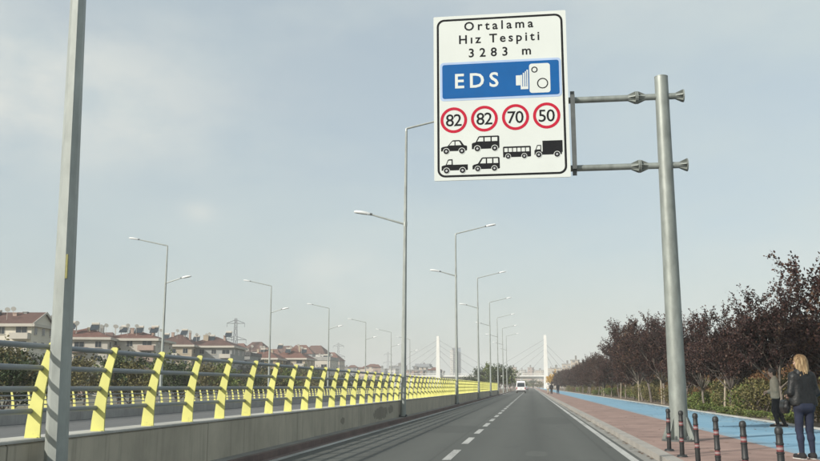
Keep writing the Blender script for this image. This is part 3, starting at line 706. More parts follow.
for i, (y, lab) in enumerate(bl):
    o = bp0 if i == 0 else copy_tree(bp0)
    o.location = (2.73, y, .12); o['label'] = lab; o.rotation_euler = (R(rnd.uniform(-1.2, 1.2)), R(rnd.uniform(-1.6, 1.6)), rnd.uniform(0, 6))
# ------------------------------------------------------------------ trees and plants
def rdir(rn, up=0.0):
    v = Vector((rn.gauss(0, 1), rn.gauss(0, 1), rn.gauss(0, 1) + up)); return v.normalized()
def leaf_quads(P, D, size, rn, aspect=.62):
    """one small pointed leaf blade per point"""
    n = len(P); g = np.random.RandomState(rn.randint(0, 10 ** 6))
    a = g.normal(size=(n, 3)) + np.asarray(D) * .8; a /= np.linalg.norm(a, axis=1)[:, None]
    b = np.cross(a, g.normal(size=(n, 3))); b /= np.linalg.norm(b, axis=1)[:, None]
    s = (size * g.uniform(.6, 1.35, n))[:, None]; P = np.asarray(P)
    V = np.stack([P, P + a * s * .5 + b * s * aspect * .5, P + a * s, P + a * s * .5 - b * s * aspect * .5], 1).reshape(-1, 3)
    return V, np.arange(4 * n).reshape(n, 4)
def grow_tree(seed, H, trunk_h, spread, limbs, subs, twigs, per_twig, leaf, r0=.09, up=.9, multi=False, fill=0, lean=.05):
    rn = random.Random(seed); mb = MB(); LP, LD = [], []
    def branch(p, d, L, r, lvl, upk):
        segs = 4 if lvl < 2 else 3; pts = [p]; rad = [r]; q = p; dd = d
        for i in range(segs):
            dd = (dd + rdir(rn) * .16 + Vector((0, 0, upk * .14))).normalized(); q = q + dd * (L / segs)
            pts.append(q); rad.append(r * (1 - .75 * (i + 1) / segs))
        mb.tube(pts, rad, (8, 6, 4, 3)[lvl], cap=(lvl < 2))
        return pts, rad
    top = Vector((rn.uniform(-lean, lean) * H, rn.uniform(-lean, lean) * H, trunk_h))
    tp = [Vector((0, 0, -.05)), Vector((0, 0, .08)), top * .5 + Vector((rn.uniform(-.05, .05), rn.uniform(-.05, .05), 0)), top]
    mb.tube(tp, [r0 * 1.35, r0 * 1.05, r0 * .9, r0 * .8], 9)
    for i in range(limbs):
        az = 2 * math.pi * (i + rn.uniform(-.3, .3)) / limbs; el = rn.uniform(.45, 1.2) if i % 3 else rn.uniform(1.0, 1.4)
        d = Vector((math.cos(az) * math.cos(el), math.sin(az) * math.cos(el), math.sin(el)))
        L = (H - trunk_h) * rn.uniform(.62, .95) * (spread / max(.3, math.cos(el) + .55 * spread) if True else 1)
        L = min(L, (H - trunk_h) * .95 / max(.35, math.sin(el)))
        pts, rad = branch(top - Vector((0, 0, rn.uniform(0, trunk_h * .22))), d, L, r0 * .55, 1, up)
        for j in range(subs):
            t = rn.uniform(.25, 1.0); k = min(len(pts) - 2, int(t * (len(pts) - 1))); f = t * (len(pts) - 1) - k
            p = pts[k].lerp(pts[k + 1], f); d1 = (pts[k + 1] - pts[k]).normalized()
            d2 = (d1 + rdir(rn, .35) * .85).normalized()
            p2, r2 = branch(p, d2, L * rn.uniform(.35, .6) * (1.1 - .4 * t), max(.008, rad[k] * .5), 2, up)
            for m in range(twigs):
                t2 = rn.uniform(.2, 1.0); k2 = min(len(p2) - 2, int(t2 * (len(p2) - 1))); pp = p2[k2].lerp(p2[k2 + 1], t2 * (len(p2) - 1) - k2)
                d3 = ((p2[k2 + 1] - p2[k2]).normalized() + rdir(rn, .5) * .8).normalized()
                p3, r3 = branch(pp, d3, L * rn.uniform(.16, .34), .0065, 3, up * 1.3)
                for _ in range(per_twig):
                    a = rn.uniform(.1, 1.02); k3 = min(len(p3) - 2, int(a * (len(p3) - 1))); c = p3[k3].lerp(p3[k3 + 1], min(1, a * (len(p3) - 1) - k3))
                    LP.append(tuple(c + rdir(rn) * rn.uniform(0, .17))); LD.append(tuple(d3))
    P = np.array(LP); D = np.array(LD)
    z = P[:, 2].max(); sc = H / z
    tv = [(v[0], v[1], v[2] * sc) for v in mb.v]; mb.v = tv; P[:, 2] *= sc
    V, F = leaf_quads(P, D, leaf, rn)
    me = bpy.data.meshes.new('trunk'); me.from_pydata(mb.v, [], mb.f); me.polygons.foreach_set('use_smooth', [True] * len(me.polygons))
    return me, V, F
def tree_proto(name, seed, bark, leafm, **kw):
    me, V, F = grow_tree(seed, **kw); me.materials.append(bark)
    return me, npmesh('crown', V, F, leafm)
def put_tree(name, pr_, loc, rz, s, label, cat, group, sz=None):
    root = thing(name, loc, label, cat, group, rz); root.scale = (s, s, sz or s)
    obj('trunk', pr_[0], root); obj('crown', pr_[1], root); return root

plum = [tree_proto('plum', 11 + i, M['bark'] if i % 2 else M['bark_pale'], M['plum'], H=5.6, trunk_h=1.65, spread=.92, limbs=10, subs=9, twigs=7, per_twig=38, leaf=.10, r0=.075, up=.75) for i in range(4)]
rnd = random.Random(21)
PG = 'purple-leaved plum trees along the bike lane'
# front row: trunk spacing 7.3 m; heights rise a little towards the middle distance as in the photo
hts = {0: 6.2, 1: 5.6, 2: 5.4, 3: 5.5, 4: 5.9, 5: 6.7, 6: 7.4, 7: 7.5, 8: 7.0, 9: 6.8, 10: 6.5}
k = 0; y = 30.2
while y < 330:
    h = hts.get(k, 6.1 + rnd.uniform(-.6, .5)); s = h / 5.6
    lab = ('dark purple plum tree by the photo right edge, its crown above the blonde woman' if k == 0 else
           'dark purple plum tree, %s back from the blonde woman in the front row' % ORD[k] if k < 9 else
           'small dark purple plum tree merging into the far end of the front row')
    put_tree('plum_tree', plum[(k * 3 + 1) % 4], (9.75 + rnd.uniform(-.25, .25), y, .13), rnd.uniform(0, 6.28), s * (1.0 if k == 0 else rnd.uniform(.90, 1.03)), lab, 'tree', PG if k < 9 else PG + ', far end', sz=s)
    y += 7.35 + rnd.uniform(-.3, .3); k += 1
k = 0; y = 34
while y < 330:
    h = 4.3 + rnd.uniform(-.3, .6) + (1.4 if 60 < y < 125 else .9 if y > 125 else 0); s = h / 5.6
    lab = 'purple plum tree in the back row behind the shrubs, %s from the right' % ORD[k] if k < 6 else 'purple plum tree mostly hidden behind the front row farther along'
    put_tree('plum_tree', plum[(k * 5 + 2) % 4], (14.6 + rnd.uniform(-.8, .8), y, .13), rnd.uniform(0, 6.28), s, lab, 'tree', 'back row of purple plum trees' if k < 6 else 'back row of purple plum trees, far end')
    y += 10.5 + rnd.uniform(-.8, .8); k += 1

def shrub_mesh(seed, w, h, n, leaf, lobes):
    rn = random.Random(seed); g = np.random.RandomState(seed); P, D = [], []
    L = [(rn.uniform(-.35, .35) * w, rn.uniform(-.35, .35) * w, rn.uniform(.3, .62) * h, rn.uniform(.28, .42) * w, rn.uniform(.3, .42) * h) for _ in range(lobes)]
    for i in range(n):
        x, y_, z, rw, rh = rn.choice(L); d = rdir(rn, .25); r = rn.uniform(.55, 1.06)
        p = (x + d.x * rw * r, y_ + d.y * rw * r, max(.02, z + d.z * rh * r)); P.append(p); D.append((d.x, d.y, d.z + .4))
    V, F = leaf_quads(P, D, leaf, rn, .6)
    mb = MB()
    for (x, y_, z, rw, rh) in L:
        for _ in range(3):
            e = Vector((x + rn.uniform(-.6, .6) * rw, y_ + rn.uniform(-.6, .6) * rw, z + rn.uniform(0, .8) * rh))
            mb.tube([(x * .15, y_ * .15, -.03), (x * .5, y_ * .5, z * .5), e], [.018, .012, .005], 4, cap=False)
    me = bpy.data.meshes.new('stem'); me.from_pydata(mb.v, [], mb.f); me.materials.append(M['bark'])
    return me, V, F
def shrubs(kind, leafm, seeds, w, h, n, leaf, lobes=6):
    out = []
    for s_ in seeds:
        st, V, F = shrub_mesh(s_, w, h, n, leaf, lobes); out.append((st, npmesh('foliage', V, F, leafm)))
    return out
sh_green = shrubs('g', M['green'], (1, 2, 3), 1.7, 1.15, 2400, .10)
sh_olive = shrubs('o', M['olive'], (4, 5), 1.6, 1.6, 2400, .10, 7)
sh_rust = shrubs('r', M['rust'], (6, 7), 2.2, 2.5, 2800, .11, 8)
sh_low = shrubs('l', M['green'], (8, 9), .8, .42, 700, .07, 5)
def put_shrub(pr_, loc, s, label, group, rz, sz=None, name='shrub'):
    root = thing(name, loc, label, 'shrub', group, rz); root.scale = (s, s, sz or s)
    obj('stem', pr_[0], root); obj('foliage', pr_[1], root)
rnd = random.Random(5)
y = 20.0; k = 0
while y < 260:
    kind = rnd.choice(['green', 'green', 'olive', 'olive', 'rust'])
    pr_ = rnd.choice(dict(green=sh_green, olive=sh_olive, rust=sh_rust)[kind])
    x = 11.0 + rnd.uniform(-.8, .7) if y < 40 else 10.6 + rnd.uniform(-.7, .8)
    nm = dict(green='low bushy green shrub', olive='olive-brown upright shrub', rust='rusty red-brown shrub')[kind]
    if y < 62: lab = '%s beside the bike lane, %s of its row from the right' % (nm, ORD[k]); grp = 'shrubs in the planting bed'
    else: lab = '%s among the small far shrubs edging the bike lane' % nm; grp = 'far %s shrubs along the bike lane' % kind
    s = rnd.uniform(.75, 1.15) * (.6 if kind == 'rust' else 1); put_shrub(pr_, (x, y, .12), s, lab, grp, rnd.uniform(0, 6.28), sz=s * rnd.uniform(.85, 1.15))
    y += rnd.uniform(2.0, 3.0) if y < 90 else rnd.uniform(3.2, 4.6); k += 1
y = 26.0; k = 0
while y < 230:
    kind = rnd.choice(['rust', 'rust', 'olive', 'green'])
    pr_ = rnd.choice(dict(rust=sh_rust, olive=sh_olive, green=sh_green)[kind]); s = rnd.uniform(.85, 1.2) * (1.0 if kind == 'rust' else 1.45)
    nm = dict(rust='tall rust-brown shrub', olive='tall olive shrub', green='tall green shrub')[kind]
    if y < 62: lab = '%s behind the plum trunks, %s of the back shrubs from the right' % (nm, ORD[k]); grp = 'tall shrubs behind the plum trunks'
    else: lab = '%s far along behind the plum row' % nm; grp = 'far tall %s shrubs behind the plum row' % kind
    put_shrub(pr_, (13.0 + rnd.uniform(-.6, .9), y, .12), s, lab, grp, rnd.uniform(0, 6.28)); y += rnd.uniform(2.4, 3.6) if y < 90 else rnd.uniform(4, 6); k += 1
for k in range(16):
    y = 24 + k * 2.1 + rnd.uniform(-.5, .5)
    put_shrub(rnd.choice(sh_low), (9.05 + rnd.uniform(-.1, .5), y, .12), rnd.uniform(.7, 1.2), 'low green edging plant, %s in line behind the bike lane kerb' % ORD[k], 'low edging plants behind the bike lane kerb', rnd.uniform(0, 6.28), name='edging_plant')
# stakes
st0 = None
for k, (x, y, hh, lean) in enumerate(((9.35, 45.5, 1.75, 3.5), (9.4, 67, 1.7, -2), (9.3, 80, 1.7, 2), (9.4, 97, 1.7, -3), (9.3, 118, 1.7, 1), (9.4, 60.5, 1.2, 2))):
    if st0 is None:
        b = MB(); b.tube([(0, 0, -.1), (0, 0, hh - .04), (0, 0, hh)], [.055, .05, .03], 8); st0 = o = b.build('tree_stake', M['stake'])
    else: o = st0.copy(); COL.objects.link(o)
    o.location = (x, y, .13); o.rotation_euler = (R(1), R(lean), k)
    tag(o, 'pale wooden tree stake in the planting bed, %s from the right' % ORD[[0, 2, 3, 4, 5, 1][k]], 'stake', 'pale tree stakes in the planting bed')

# broad trees beyond the opposite roadway, and the green group where the railing ends
broad = [tree_proto('broad', 41 + i, M['bark'], (M['deepgreen'], M['olive'], M['green'])[i], H=6.5, trunk_h=1.3, spread=1.0, limbs=7, subs=6, twigs=6, per_twig=11, leaf=.30, r0=.12, up=.4) for i in range(3)]
rnd = random.Random(8)
BN = ['dark green', 'olive-brown', 'mid green']
k = 0
for row, (xo, n) in enumerate(((-31, 30), (-42, 26))):
    y = 44.0 + row * 6
    for i in range(n):
        j = rnd.choice([0, 0, 1, 1, 2]); s = rnd.uniform(.55, .85) + row * .16
        if row == 0 and i < 14: lab = '%s bushy tree behind the far railing, %s from the left' % (BN[j], ORD[i])
        else: lab = '%s bushy tree deeper in the belt between far railing and housing' % BN[j] if row else '%s bushy tree at the far end of the belt behind the far railing' % BN[j]
        put_tree('broad_tree', broad[j], (xo - y * .05 + rnd.uniform(-2.5, 2.5), y, GZ), rnd.uniform(0, 6.28), s, lab, 'tree',
                 'front belt trees behind the far railing' if row == 0 and i < 14 else 'belt of %s trees, %s' % (BN[j], 'deeper row' if row else 'far end'))
        y += rnd.uniform(4.5, 7.0) + y * .015; k += 1
for i, (px, ptop, Y, j) in enumerate(((480, 367, 250, 0), (487, 364, 235, 0), (494, 362, 225, 2), (500, 363, 215, 0), (506, 364, 230, 0), (511, 369, 250, 2), (470, 374, 300, 0))):
    p = at(px, 388, Y); s = (at(px, ptop, Y).z - .1) / 6.5
    put_tree('broad_tree', broad[j], (p.x, Y, .1), i * 1.3, s * .95, '%s %s tree from the left in the green clump where the parapet ends' % (ORD[[1, 2, 3, 4, 5, 6, 0][i]], BN[j]), 'tree', 'green clump where the parapet ends', sz=s)
for i in range(17):
    px = -6 + i * 20.5 + rnd.uniform(-5, 5); Y = 138 + i * 8.5 + rnd.uniform(-4, 4); p = at(px, 380, Y); j = rnd.choice([0, 0, 1, 2]); s = (at(px, rnd.uniform(350, 361) + i * .35, Y).z - GZ) / 6.5
    put_tree('broad_tree', broad[j], (p.x, Y, GZ), rnd.uniform(0, 6.28), s, '%s tree standing close in front of the left housing' % BN[j], 'tree', '%s trees in front of the left housing' % BN[j])
aut = tree_proto('autumn', 61, M['bark'], M['autumn'], H=6.5, trunk_h=1.8, spread=1.0, limbs=7, subs=6, twigs=6, per_twig=12, leaf=.30, r0=.12, up=.4)
p = at(552, 388, 330); s = (at(552, 369.5, 330).z - .1) / 6.5
put_tree('autumn_tree', aut, (p.x, 330, .1), 0, s, 'golden yellow autumn tree beside the white bridge pylon over the pavement', 'tree', None, sz=s)
for i, (px, ptop, Y, j) in enumerate(((514, 379, 520, 0), (520, 380, 560, 0), (526, 380, 600, 2), (533, 379, 620, 0), (540, 380, 560, 1), (425, 378, 620, 0), (446, 379, 560, 0), (462, 377, 420, 0), (572, 376, 420, 1))):
    p = at(px, 388, Y); s = (at(px, ptop, Y).z + .5) / 6.5
    put_tree('broad_tree', broad[j], (p.x, Y, -.5), i, s * 1.5, 'tiny hazy %s tree around the foot of the white bridge' % BN[j], 'tree', 'hazy %s trees around the bridge foot' % BN[j], sz=s)

rnd = random.Random(77); P, D = [], []
for _ in range(1500):
    if rnd.random() < .6: x = 8.5 - abs(rnd.gauss(0, .55)); z = .128
    elif rnd.random() < .5: x = rnd.uniform(2.7, 8.4); z = .128
    else: x = 2.33 - abs(rnd.gauss(0, .06)); z = .010
    P.append((x, rnd.uniform(9, 75), z)); D.append((0, 0, 0))
g = np.random.RandomState(5); P = np.array(P); an = g.uniform(0, 6.28, len(P)); sz_ = g.uniform(.03, .065, len(P))
V = []
for q, a_, s_ in zip(P, an, sz_):
    for k_ in range(4):
        t_ = a_ + k_ * math.pi / 2; rr = s_ * (1 if k_ % 2 == 0 else .55); V.append((q[0] + rr * math.cos(t_), q[1] + rr * math.sin(t_), q[2] + g.uniform(0, .012)))
tag(obj('fallen_leaves', npmesh('fallen_leaves', V, np.arange(len(V)).reshape(-1, 4), M['rust'])), 'small brown fallen leaves scattered over the bike lane and gutter', 'leaves', kind='stuff')

# ------------------------------------------------------------------ housing on the left
win_me = {}
def window_mesh(w, h):
    b = MB(); b.box(-w / 2, w / 2, -.05, .12, 0, h, 0)
    b.box(-w / 2 + .07, -.03, -.062, -.045, .07, h - .07, 1); b.box(.03, w / 2 - .07, -.062, -.045, .07, h - .07, 1)
    b.box(-w / 2 - .08, w / 2 + .08, -.14, -.048, -.07, 0, 0)
    me = bpy.data.meshes.new('window'); me.from_pydata(b.v, [], b.f); me.materials.append(M['offwhite']); me.materials.append(M['glass']); me.polygons.foreach_set('material_index', b.mi)
    return me
WM = window_mesh(1.35, 1.35); WB = window_mesh(2.1, 2.0)
def house(px0, px1, py_eave, py_ridge, Y, floors, roof, wall, roofm, depth, rz, label, balc=(), chim=2, heaters=0, dishes=0, gable_cols=3, fascia=True):
    A, B = at(px0, py_eave, Y), at(px1, py_eave, Y); w = (B.x - A.x) / math.cos(R(rz)); H = A.z - GZ; rh = (at(px0, py_ridge, Y).z - A.z) * (1.0 if roof == 'flat' else 1.1 if roof == 'gable' else 1.45)
    root = thing('apartment_building', (B.x - w * math.cos(R(rz)), Y - w * math.sin(R(rz)), GZ), label, 'apartment building', 'apartment blocks left of the road', R(rz)); D = depth
    rn = random.Random(int(px0 * 7 + Y))
    b = MB(); b.box(0, w, 0, D, -.1, H); b.build('wall', wall, root)
    ov = .7
    if roof == 'gable':      # ridge along x, gables at the ends, white verge boards
        b = MB(); b.prism([(-ov, H + .02), (-ov, H + .22), (D / 2, H + rh + .2), (D + ov, H + .22), (D + ov, H + .02), (D / 2, H + rh)], 'x', -.4, w + .4)
        rf = b.build('roof', roofm, root)
        b = MB(); b.prism([(0, H), (D, H), (D / 2, H + rh - .05)], 'x', .002, w - .002); b.build('gable_wall', wall, root)
        for xx in (-.5, w + .402):
            b = MB()
            b.prism([(-ov - .05, H - .1), (-ov - .05, H + .3), (D / 2, H + rh + .3), (D + ov + .05, H + .3), (D + ov + .05, H - .1), (D / 2, H + rh - .15)], 'x', xx, xx + .1); b.build('verge_board', M['offwhite'], rf)
    elif roof == 'hip':
        r_ = min(D / 2, w / 2 - .3)
        b = MB(); b.add([(-ov, -ov, H + .25), (w + ov, -ov, H + .25), (w + ov, D + ov, H + .25), (-ov, D + ov, H + .25), (r_, D / 2, H + rh), (w - r_, D / 2, H + rh)],
                        [(0, 1, 5, 4), (1, 2, 5), (2, 3, 4, 5), (3, 0, 4), (3, 2, 1, 0)]); rf = b.build('roof', roofm, root)
    else:
        b = MB(); b.box(-.2, w + .2, -.2, D + .2, H, H + max(.3, rh)); rf = b.build('roof', roofm, root)
    if fascia and roof != 'flat':
        b = MB()
        b.box(-ov - .05, w + ov + .05, -ov - .05, -.01, H - .28, H + .245); b.box(w + .01, w + ov + .05, -.01, D + ov, H - .28, H + .245); b.build('eave_board', M['offwhite'], rf)
    for k in range(chim):
        x = rn.uniform(.15, .85) * w; y_ = rn.uniform(.25, .5) * D; c = MB(); hh = H + rh * .55
        ct = H + rh * .8 + rn.uniform(.3, 1.3); cw = rn.uniform(.24, .42); c.box(x - cw, x + cw, y_ - .3, y_ + .3, hh - rh * .4, ct); c.box(x - cw - .08, x + cw + .08, y_ - .38, y_ + .38, ct + .002, ct + .14)
        c.build('chimney', rn.choice([M['cream'], M['pink'], M['greyrender']]), rf)
    for k in range(heaters):
        x = (k + .5 + rn.uniform(-.3, .3)) / heaters * w; y_ = D * rn.uniform(.2, .45); zb = H + rh * rn.uniform(.55, .95)
        c = MB(); c.tube([(x - .8, y_, zb + 1.35), (x + .8, y_, zb + 1.35)], .32, 10); c.build('water_tank', M['offwhite'], rf)
        c = MB(); c.add([(x - .9, y_ - 1.6, zb), (x + .9, y_ - 1.6, zb), (x + .9, y_ - .2, zb + 1.15), (x - .9, y_ - .2, zb + 1.15), (x - .9, y_ - 1.6, zb - .1), (x + .9, y_ - 1.6, zb - .1), (x + .9, y_ - .2, zb + 1.05), (x - .9, y_ - .2, zb + 1.05)],
                        [(0, 1, 2, 3), (7, 6, 5, 4), (0, 4, 5, 1), (2, 6, 7, 3), (1, 5, 6, 2), (3, 7, 4, 0)])
        for sx in (-.75, .75): c.box(x + sx - .04, x + sx + .04, y_ - .05, y_ + .05, zb - 1.2, zb + 1.2)
        c.build('solar_panel', M['glass'], rf)
    for k in range(dishes):
        x = rn.uniform(.05, .95) * w; y_ = D * rn.uniform(.1, .5); zb = H + rh * rn.uniform(.7, 1.0)
        c = MB(); c.tube([(x, y_, zb - 1.2), (x, y_, zb + .9)], .04, 5); c.tube([(x, y_ - .05, zb + .9), (x + .12, y_ - .22, zb + 1.0)], [.06, .48], 12); c.build('satellite_dish', M['offwhite'], rf)
    fh = H / floors; n = max(2, int(w / 3.1))
    for fl in range(floors):
        for i in range(n):
            x = (i + .5) * w / n
            if (i in balc):
                o = obj('window', WB, root, (x, 0, fl * fh + .35)); 
                c = MB(); bw = w / n * .46; c.box(x - bw, x + bw, -1.3, -.002, fl * fh + .05, fl * fh + .2); c.box(x - bw, x + bw, -1.3, -1.2, fl * fh + .2, fl * fh + 1.15)
                c.box(x - bw, x - bw + .1, -1.2, -.002, fl * fh + .2, fl * fh + 1.15); c.box(x + bw - .1, x + bw, -1.2, -.002, fl * fh + .2, fl * fh + 1.15)
                c.build('balcony', M['offwhite'] if wall is not M['offwhite'] else M['pink'], root)
            else: obj('window', WM, root, (x, 0, fl * fh + fh * .36))
        for i in range(gable_cols):
            o = obj('window', WM, root, (w, (i + .5) * D / gable_cols, fl * fh + fh * .36)); o.rotation_euler = (0, 0, R(90))
    return root
house(-60, 32, 326, 313.5, 150, 5, 'gable', M['whitewash'], M['roof_brown'], 10.5, 8, 'whitewashed apartment block with brown tiled gable roof at the photo left edge', (1, 4, 6), 4, 1, 2)
house(58, 108, 339, 330.5, 178, 4, 'hip', M['offwhite'], M['roof_red'], 14, 14, 'white low block with red hip roof just right of the close-up lamp pole', (1, 3), 4, 2, 4)
house(108, 156, 340, 333, 186, 5, 'hip', M['offwhite'], M['roof_red'], 16, 10, 'white block with wide white eaves and a red roof crowded with solar tanks', (0, 2, 4), 6, 3, 7)
house(155, 192, 346, 337, 225, 4, 'hip', M['cream'], M['roof_brown'], 15, 8, 'cream block with brown roof behind the first far lamp post', (1, 3), 3, 2, 3)
house(186, 232, 347, 339, 230, 4, 'hip', M['greyrender'], M['roof_brown'], 16, 6, 'grey block with brown roof left of the lattice power pylon', (0, 3), 4, 3, 3)
house(226, 250, 356, 352.5, 250, 3, 'flat', M['greyrender'], M['roof_dark'], 14, 4, 'low grey block with flat dark roof under the lattice power pylon', (1,), 1, 0, 2)
house(247, 276, 359, 352, 275, 4, 'hip', M['ochre'], M['roof_red'], 15, 4, 'ochre block with red roof right of the lattice power pylon', (1, 3), 4, 1, 3)
house(272, 305, 359, 351, 290, 4, 'hip', M['cream'], M['roof_red'], 16, 2, 'cream block with red roof, centre of the hazier housing left of the third far lamp', (0, 2, 4), 4, 3, 3)
house(306, 330, 360.5, 357, 310, 3, 'flat', M['offwhite'], M['concrete'], 14, 0, 'plain pale flat-roofed block at the right end of the nearer housing', (1,), 2, 1, 2)
house(-20, 60, 333, 322, 215, 5, 'hip', M['pink'], M['roof_brown'], 14, 18, 'pinkish block with brown roof showing behind the gabled whitewashed block', (1, 3), 3, 2, 3)

FB = [('fw_white', 'white'), ('fw_cream', 'cream'), ('fw_pink', 'pinkish'), ('fw_grey', 'grey')]
rnd = random.Random(17)
def far_block(px0, px1, ptop, Y, mk, label, group, roofm=None, d=None, name='apartment_building', rh=0.0):
    A, B = at(px0, ptop, Y), at(px1, ptop, Y); w = B.x - A.x; H = A.z - GZ; d = d or max(10, w * .7)
    root = thing(name, (A.x, Y, GZ), label, 'building', group, R(rnd.uniform(-12, 12)))
    b = MB(); b.box(0, w, 0, d, -.1, H); b.build('wall', M[mk], root)
    b = MB()
    if rh:
        b.add([(-.5, -.5, H + .01), (w + .5, -.5, H + .01), (w + .5, d + .5, H + .01), (-.5, d + .5, H + .01), (w * .3, d / 2, H + rh), (w * .7, d / 2, H + rh)], [(0, 1, 5, 4), (1, 2, 5), (2, 3, 4, 5), (3, 0, 4), (3, 2, 1, 0)])
    else:
        b.box(-.3, w + .3, -.3, d + .3, H + .002, H + .6); x = rnd.uniform(.2, .6) * w; b.box(x, x + w * .22, d * .3, d * .6, H + .6, H + 3.0)
    b.build('roof', roofm or M['concrete'], root)
    return root
px = 318
while px < 437:
    w = rnd.uniform(6, 13); Y = rnd.uniform(500, 800); mk, nm = rnd.choice(FB); top = rnd.uniform(365, 372); rr = rnd.random() < .4
    far_block(px, px + w, top, Y, mk, 'small hazy %s block on the skyline between nearer housing and left bridge pylon' % nm, 'hazy %s skyline blocks left of the bridge' % nm, M['roof_red'] if rr else None, rh=1.8 if rr else 0)
    px += w * .72
for k, px in enumerate((6, 28, 50, 66, 88, 104, 126, 146, 164, 182, 204, 222, 240, 256, 270, 286, 300, 314)):
    mk, nm = FB[k % 4]; Y = 270 + 13 * k + (k % 3) * 9
    far_block(px, px + 26, 342 + rnd.uniform(-3, 5) + k * .95, Y, mk, 'hazy %s block peeping between the nearer housing roofs' % nm, 'hazy %s blocks behind the nearer housing' % nm, M['roof_red'] if k % 2 else M['roof_brown'], rh=5)
px = 500
while px < 548:
    w = rnd.uniform(4, 8); Y = rnd.uniform(900, 1300); mk, nm = FB[rnd.choice([0, 1, 2, 2])]; top = rnd.uniform(365.5, 373)
    far_block(px, px + w, top, Y, mk, 'tiny hazy %s tower block above the white bridge deck' % nm, 'hazy %s tower blocks above the bridge deck' % nm); px += w * .8
px = 551
while px < 650:
    w = rnd.uniform(6, 12); Y = rnd.uniform(480, 800); mk, nm = FB[rnd.choice([0, 0, 1, 3])]; top = rnd.uniform(360, 369)
    far_block(px, px + w, top, Y, mk, 'hazy %s block rising behind the far end of the plum row' % nm, 'hazy %s blocks behind the plum row' % nm); px += w * 1.05
px = 660
while px < 840:
    w = rnd.uniform(14, 26); Y = rnd.uniform(260, 420); mk, nm = FB[rnd.choice([0, 1, 0])]
    far_block(px, px + w, rnd.uniform(362, 372), Y, mk, '%s block seen in scraps through the plum crowns' % nm, '%s blocks behind the plum crowns' % nm); px += w * 1.4
far_block(450, 452.8, 350.5, 1250, 'fw_white', 'slim white high-rise, left of the pair beyond the left bridge pylon', 'pair of high-rises beyond the bridge', d=30, name='tower_block')
far_block(453.4, 460.8, 348, 1280, 'fw_glass', 'blue-grey glass high-rise, right of the pair beyond the left bridge pylon', 'pair of high-rises beyond the bridge', d=30, name='tower_block')
# grey steel hall frame on the skyline
A, B = at(412, 366, 560), at(430, 366, 560)
root = thing('steel_canopy', (A.x, 560, GZ), 'grey open steel roof structure on the skyline left of the left bridge pylon', 'canopy')
w = B.x - A.x; H = A.z - GZ
b = MB(); b.box(0, w, 0, 18, H - .8, H); b.box(w * .15, w * .95, 2, 16, H + .002, H + 1.4); b.build('roof', M['lattice'], root)
for i in range(4):
    b = MB(); b.tube([(w * (i + .3) / 4, 2, 0), (w * (i + .3) / 4, 2, H - .8)], .35, 6); b.build('column', M['lattice'], root)

# ------------------------------------------------------------------ lattice power pylons
def pylon(px, ptop, Y, label, base_z=GZ):
    p = at(px, ptop, Y); H = p.z - base_z; root = thing('power_pylon', (p.x, Y, base_z), label, 'pylon', 'lattice power pylons on the skyline', R(12))
    b = MB(); r = .16
    def hw(z): t = z / H; return 3.4 * (1 - t / .62) + 1.0 * t / .62 if t < .62 else 1.0 - .55 * (t - .62) / .38
    lv = [0, .16, .3, .42, .53, .62, .72, .81, .9, 1.0]
    for sx in (-1, 1):
        for sy in (-1, 1): b.tube([(sx * hw(t * H), sy * hw(t * H), t * H) for t in lv], r, 4)
    for t0, t1 in zip(lv, lv[1:]):
        a, c = hw(t0 * H), hw(t1 * H)
        for s in (-1, 1):
            b.tube([(-a, s * a, t0 * H), (c, s * c, t1 * H)], r * .6, 3); b.tube([(a, s * a, t0 * H), (-c, s * c, t1 * H)], r * .6, 3)
            b.tube([(s * a, -a, t0 * H), (s * c, c, t1 * H)], r * .6, 3); b.tube([(s * a, a, t0 * H), (s * c, -c, t1 * H)], r * .6, 3)
            b.tube([(-c, s * c, t1 * H), (c, s * c, t1 * H)], r * .6, 3)
    b.build('tower', M['lattice'], root)
    for t, L in ((.70, 5.4), (.93, 4.4)):
        c = MB(); z = t * H; q = hw(z)
        for s in (-1, 1):
            for y_ in (-q, q):
                c.tube([(s * q, y_, z), (s * L, 0, z + .1)], r * .8, 4); c.tube([(s * q, y_, z + 1.6), (s * L, 0, z + .1)], r * .8, 4)
            c.tube([(s * L * .97, 0, z), (s * L * .97, 0, z - 1.7)], .14, 5)
        c.build('cross_arm', M['lattice'], root)
pylon(236, 318.5, 420, 'taller lattice power pylon above the grey housing on the left')
pylon(338.5, 343, 700, 'small hazy lattice power pylon right of the third far lamp')
pylon(388, 352, 980, 'tiniest hazy lattice pylon on the skyline left of the bridge')

# ------------------------------------------------------------------ white cable-stayed bridge across the road
BY = 480
br = thing('cable_stayed_bridge', (0, BY, 0), 'white cable-stayed bridge with two slim pylons crossing the road far ahead', 'bridge')
zt = at(500, 375.4, BY).z; zb_ = at(500, 379.0, BY).z
xl, xr = at(439, 380, BY).x, at(546, 380, BY).x
x0, x1 = at(400, 380, BY).x, at(640, 380, BY).x
b = MB(); b.prism([(-3.2, zt), (3.2, zt), (3.2, zt - .7), (1.6, zb_), (-1.6, zb_), (-3.2, zt - .7)], 'x', x0, x1); b.build('deck', M['bridge'], br)
for yy in (-3.1, 3.0):
    b = MB()
    for z in (zt + .45, zt + 1.05): b.tube([(x0, yy, z), (x1, yy, z)], .06, 4)
    x = x0
    while x < x1: b.box(x - .05, x + .05, yy - .05, yy + .05, zt, zt + 1.1); x += 3
    b.build('parapet_rail', M['bridge'], br)
tp = at(439, 336.5, BY).z, at(546, 335.5, BY).z
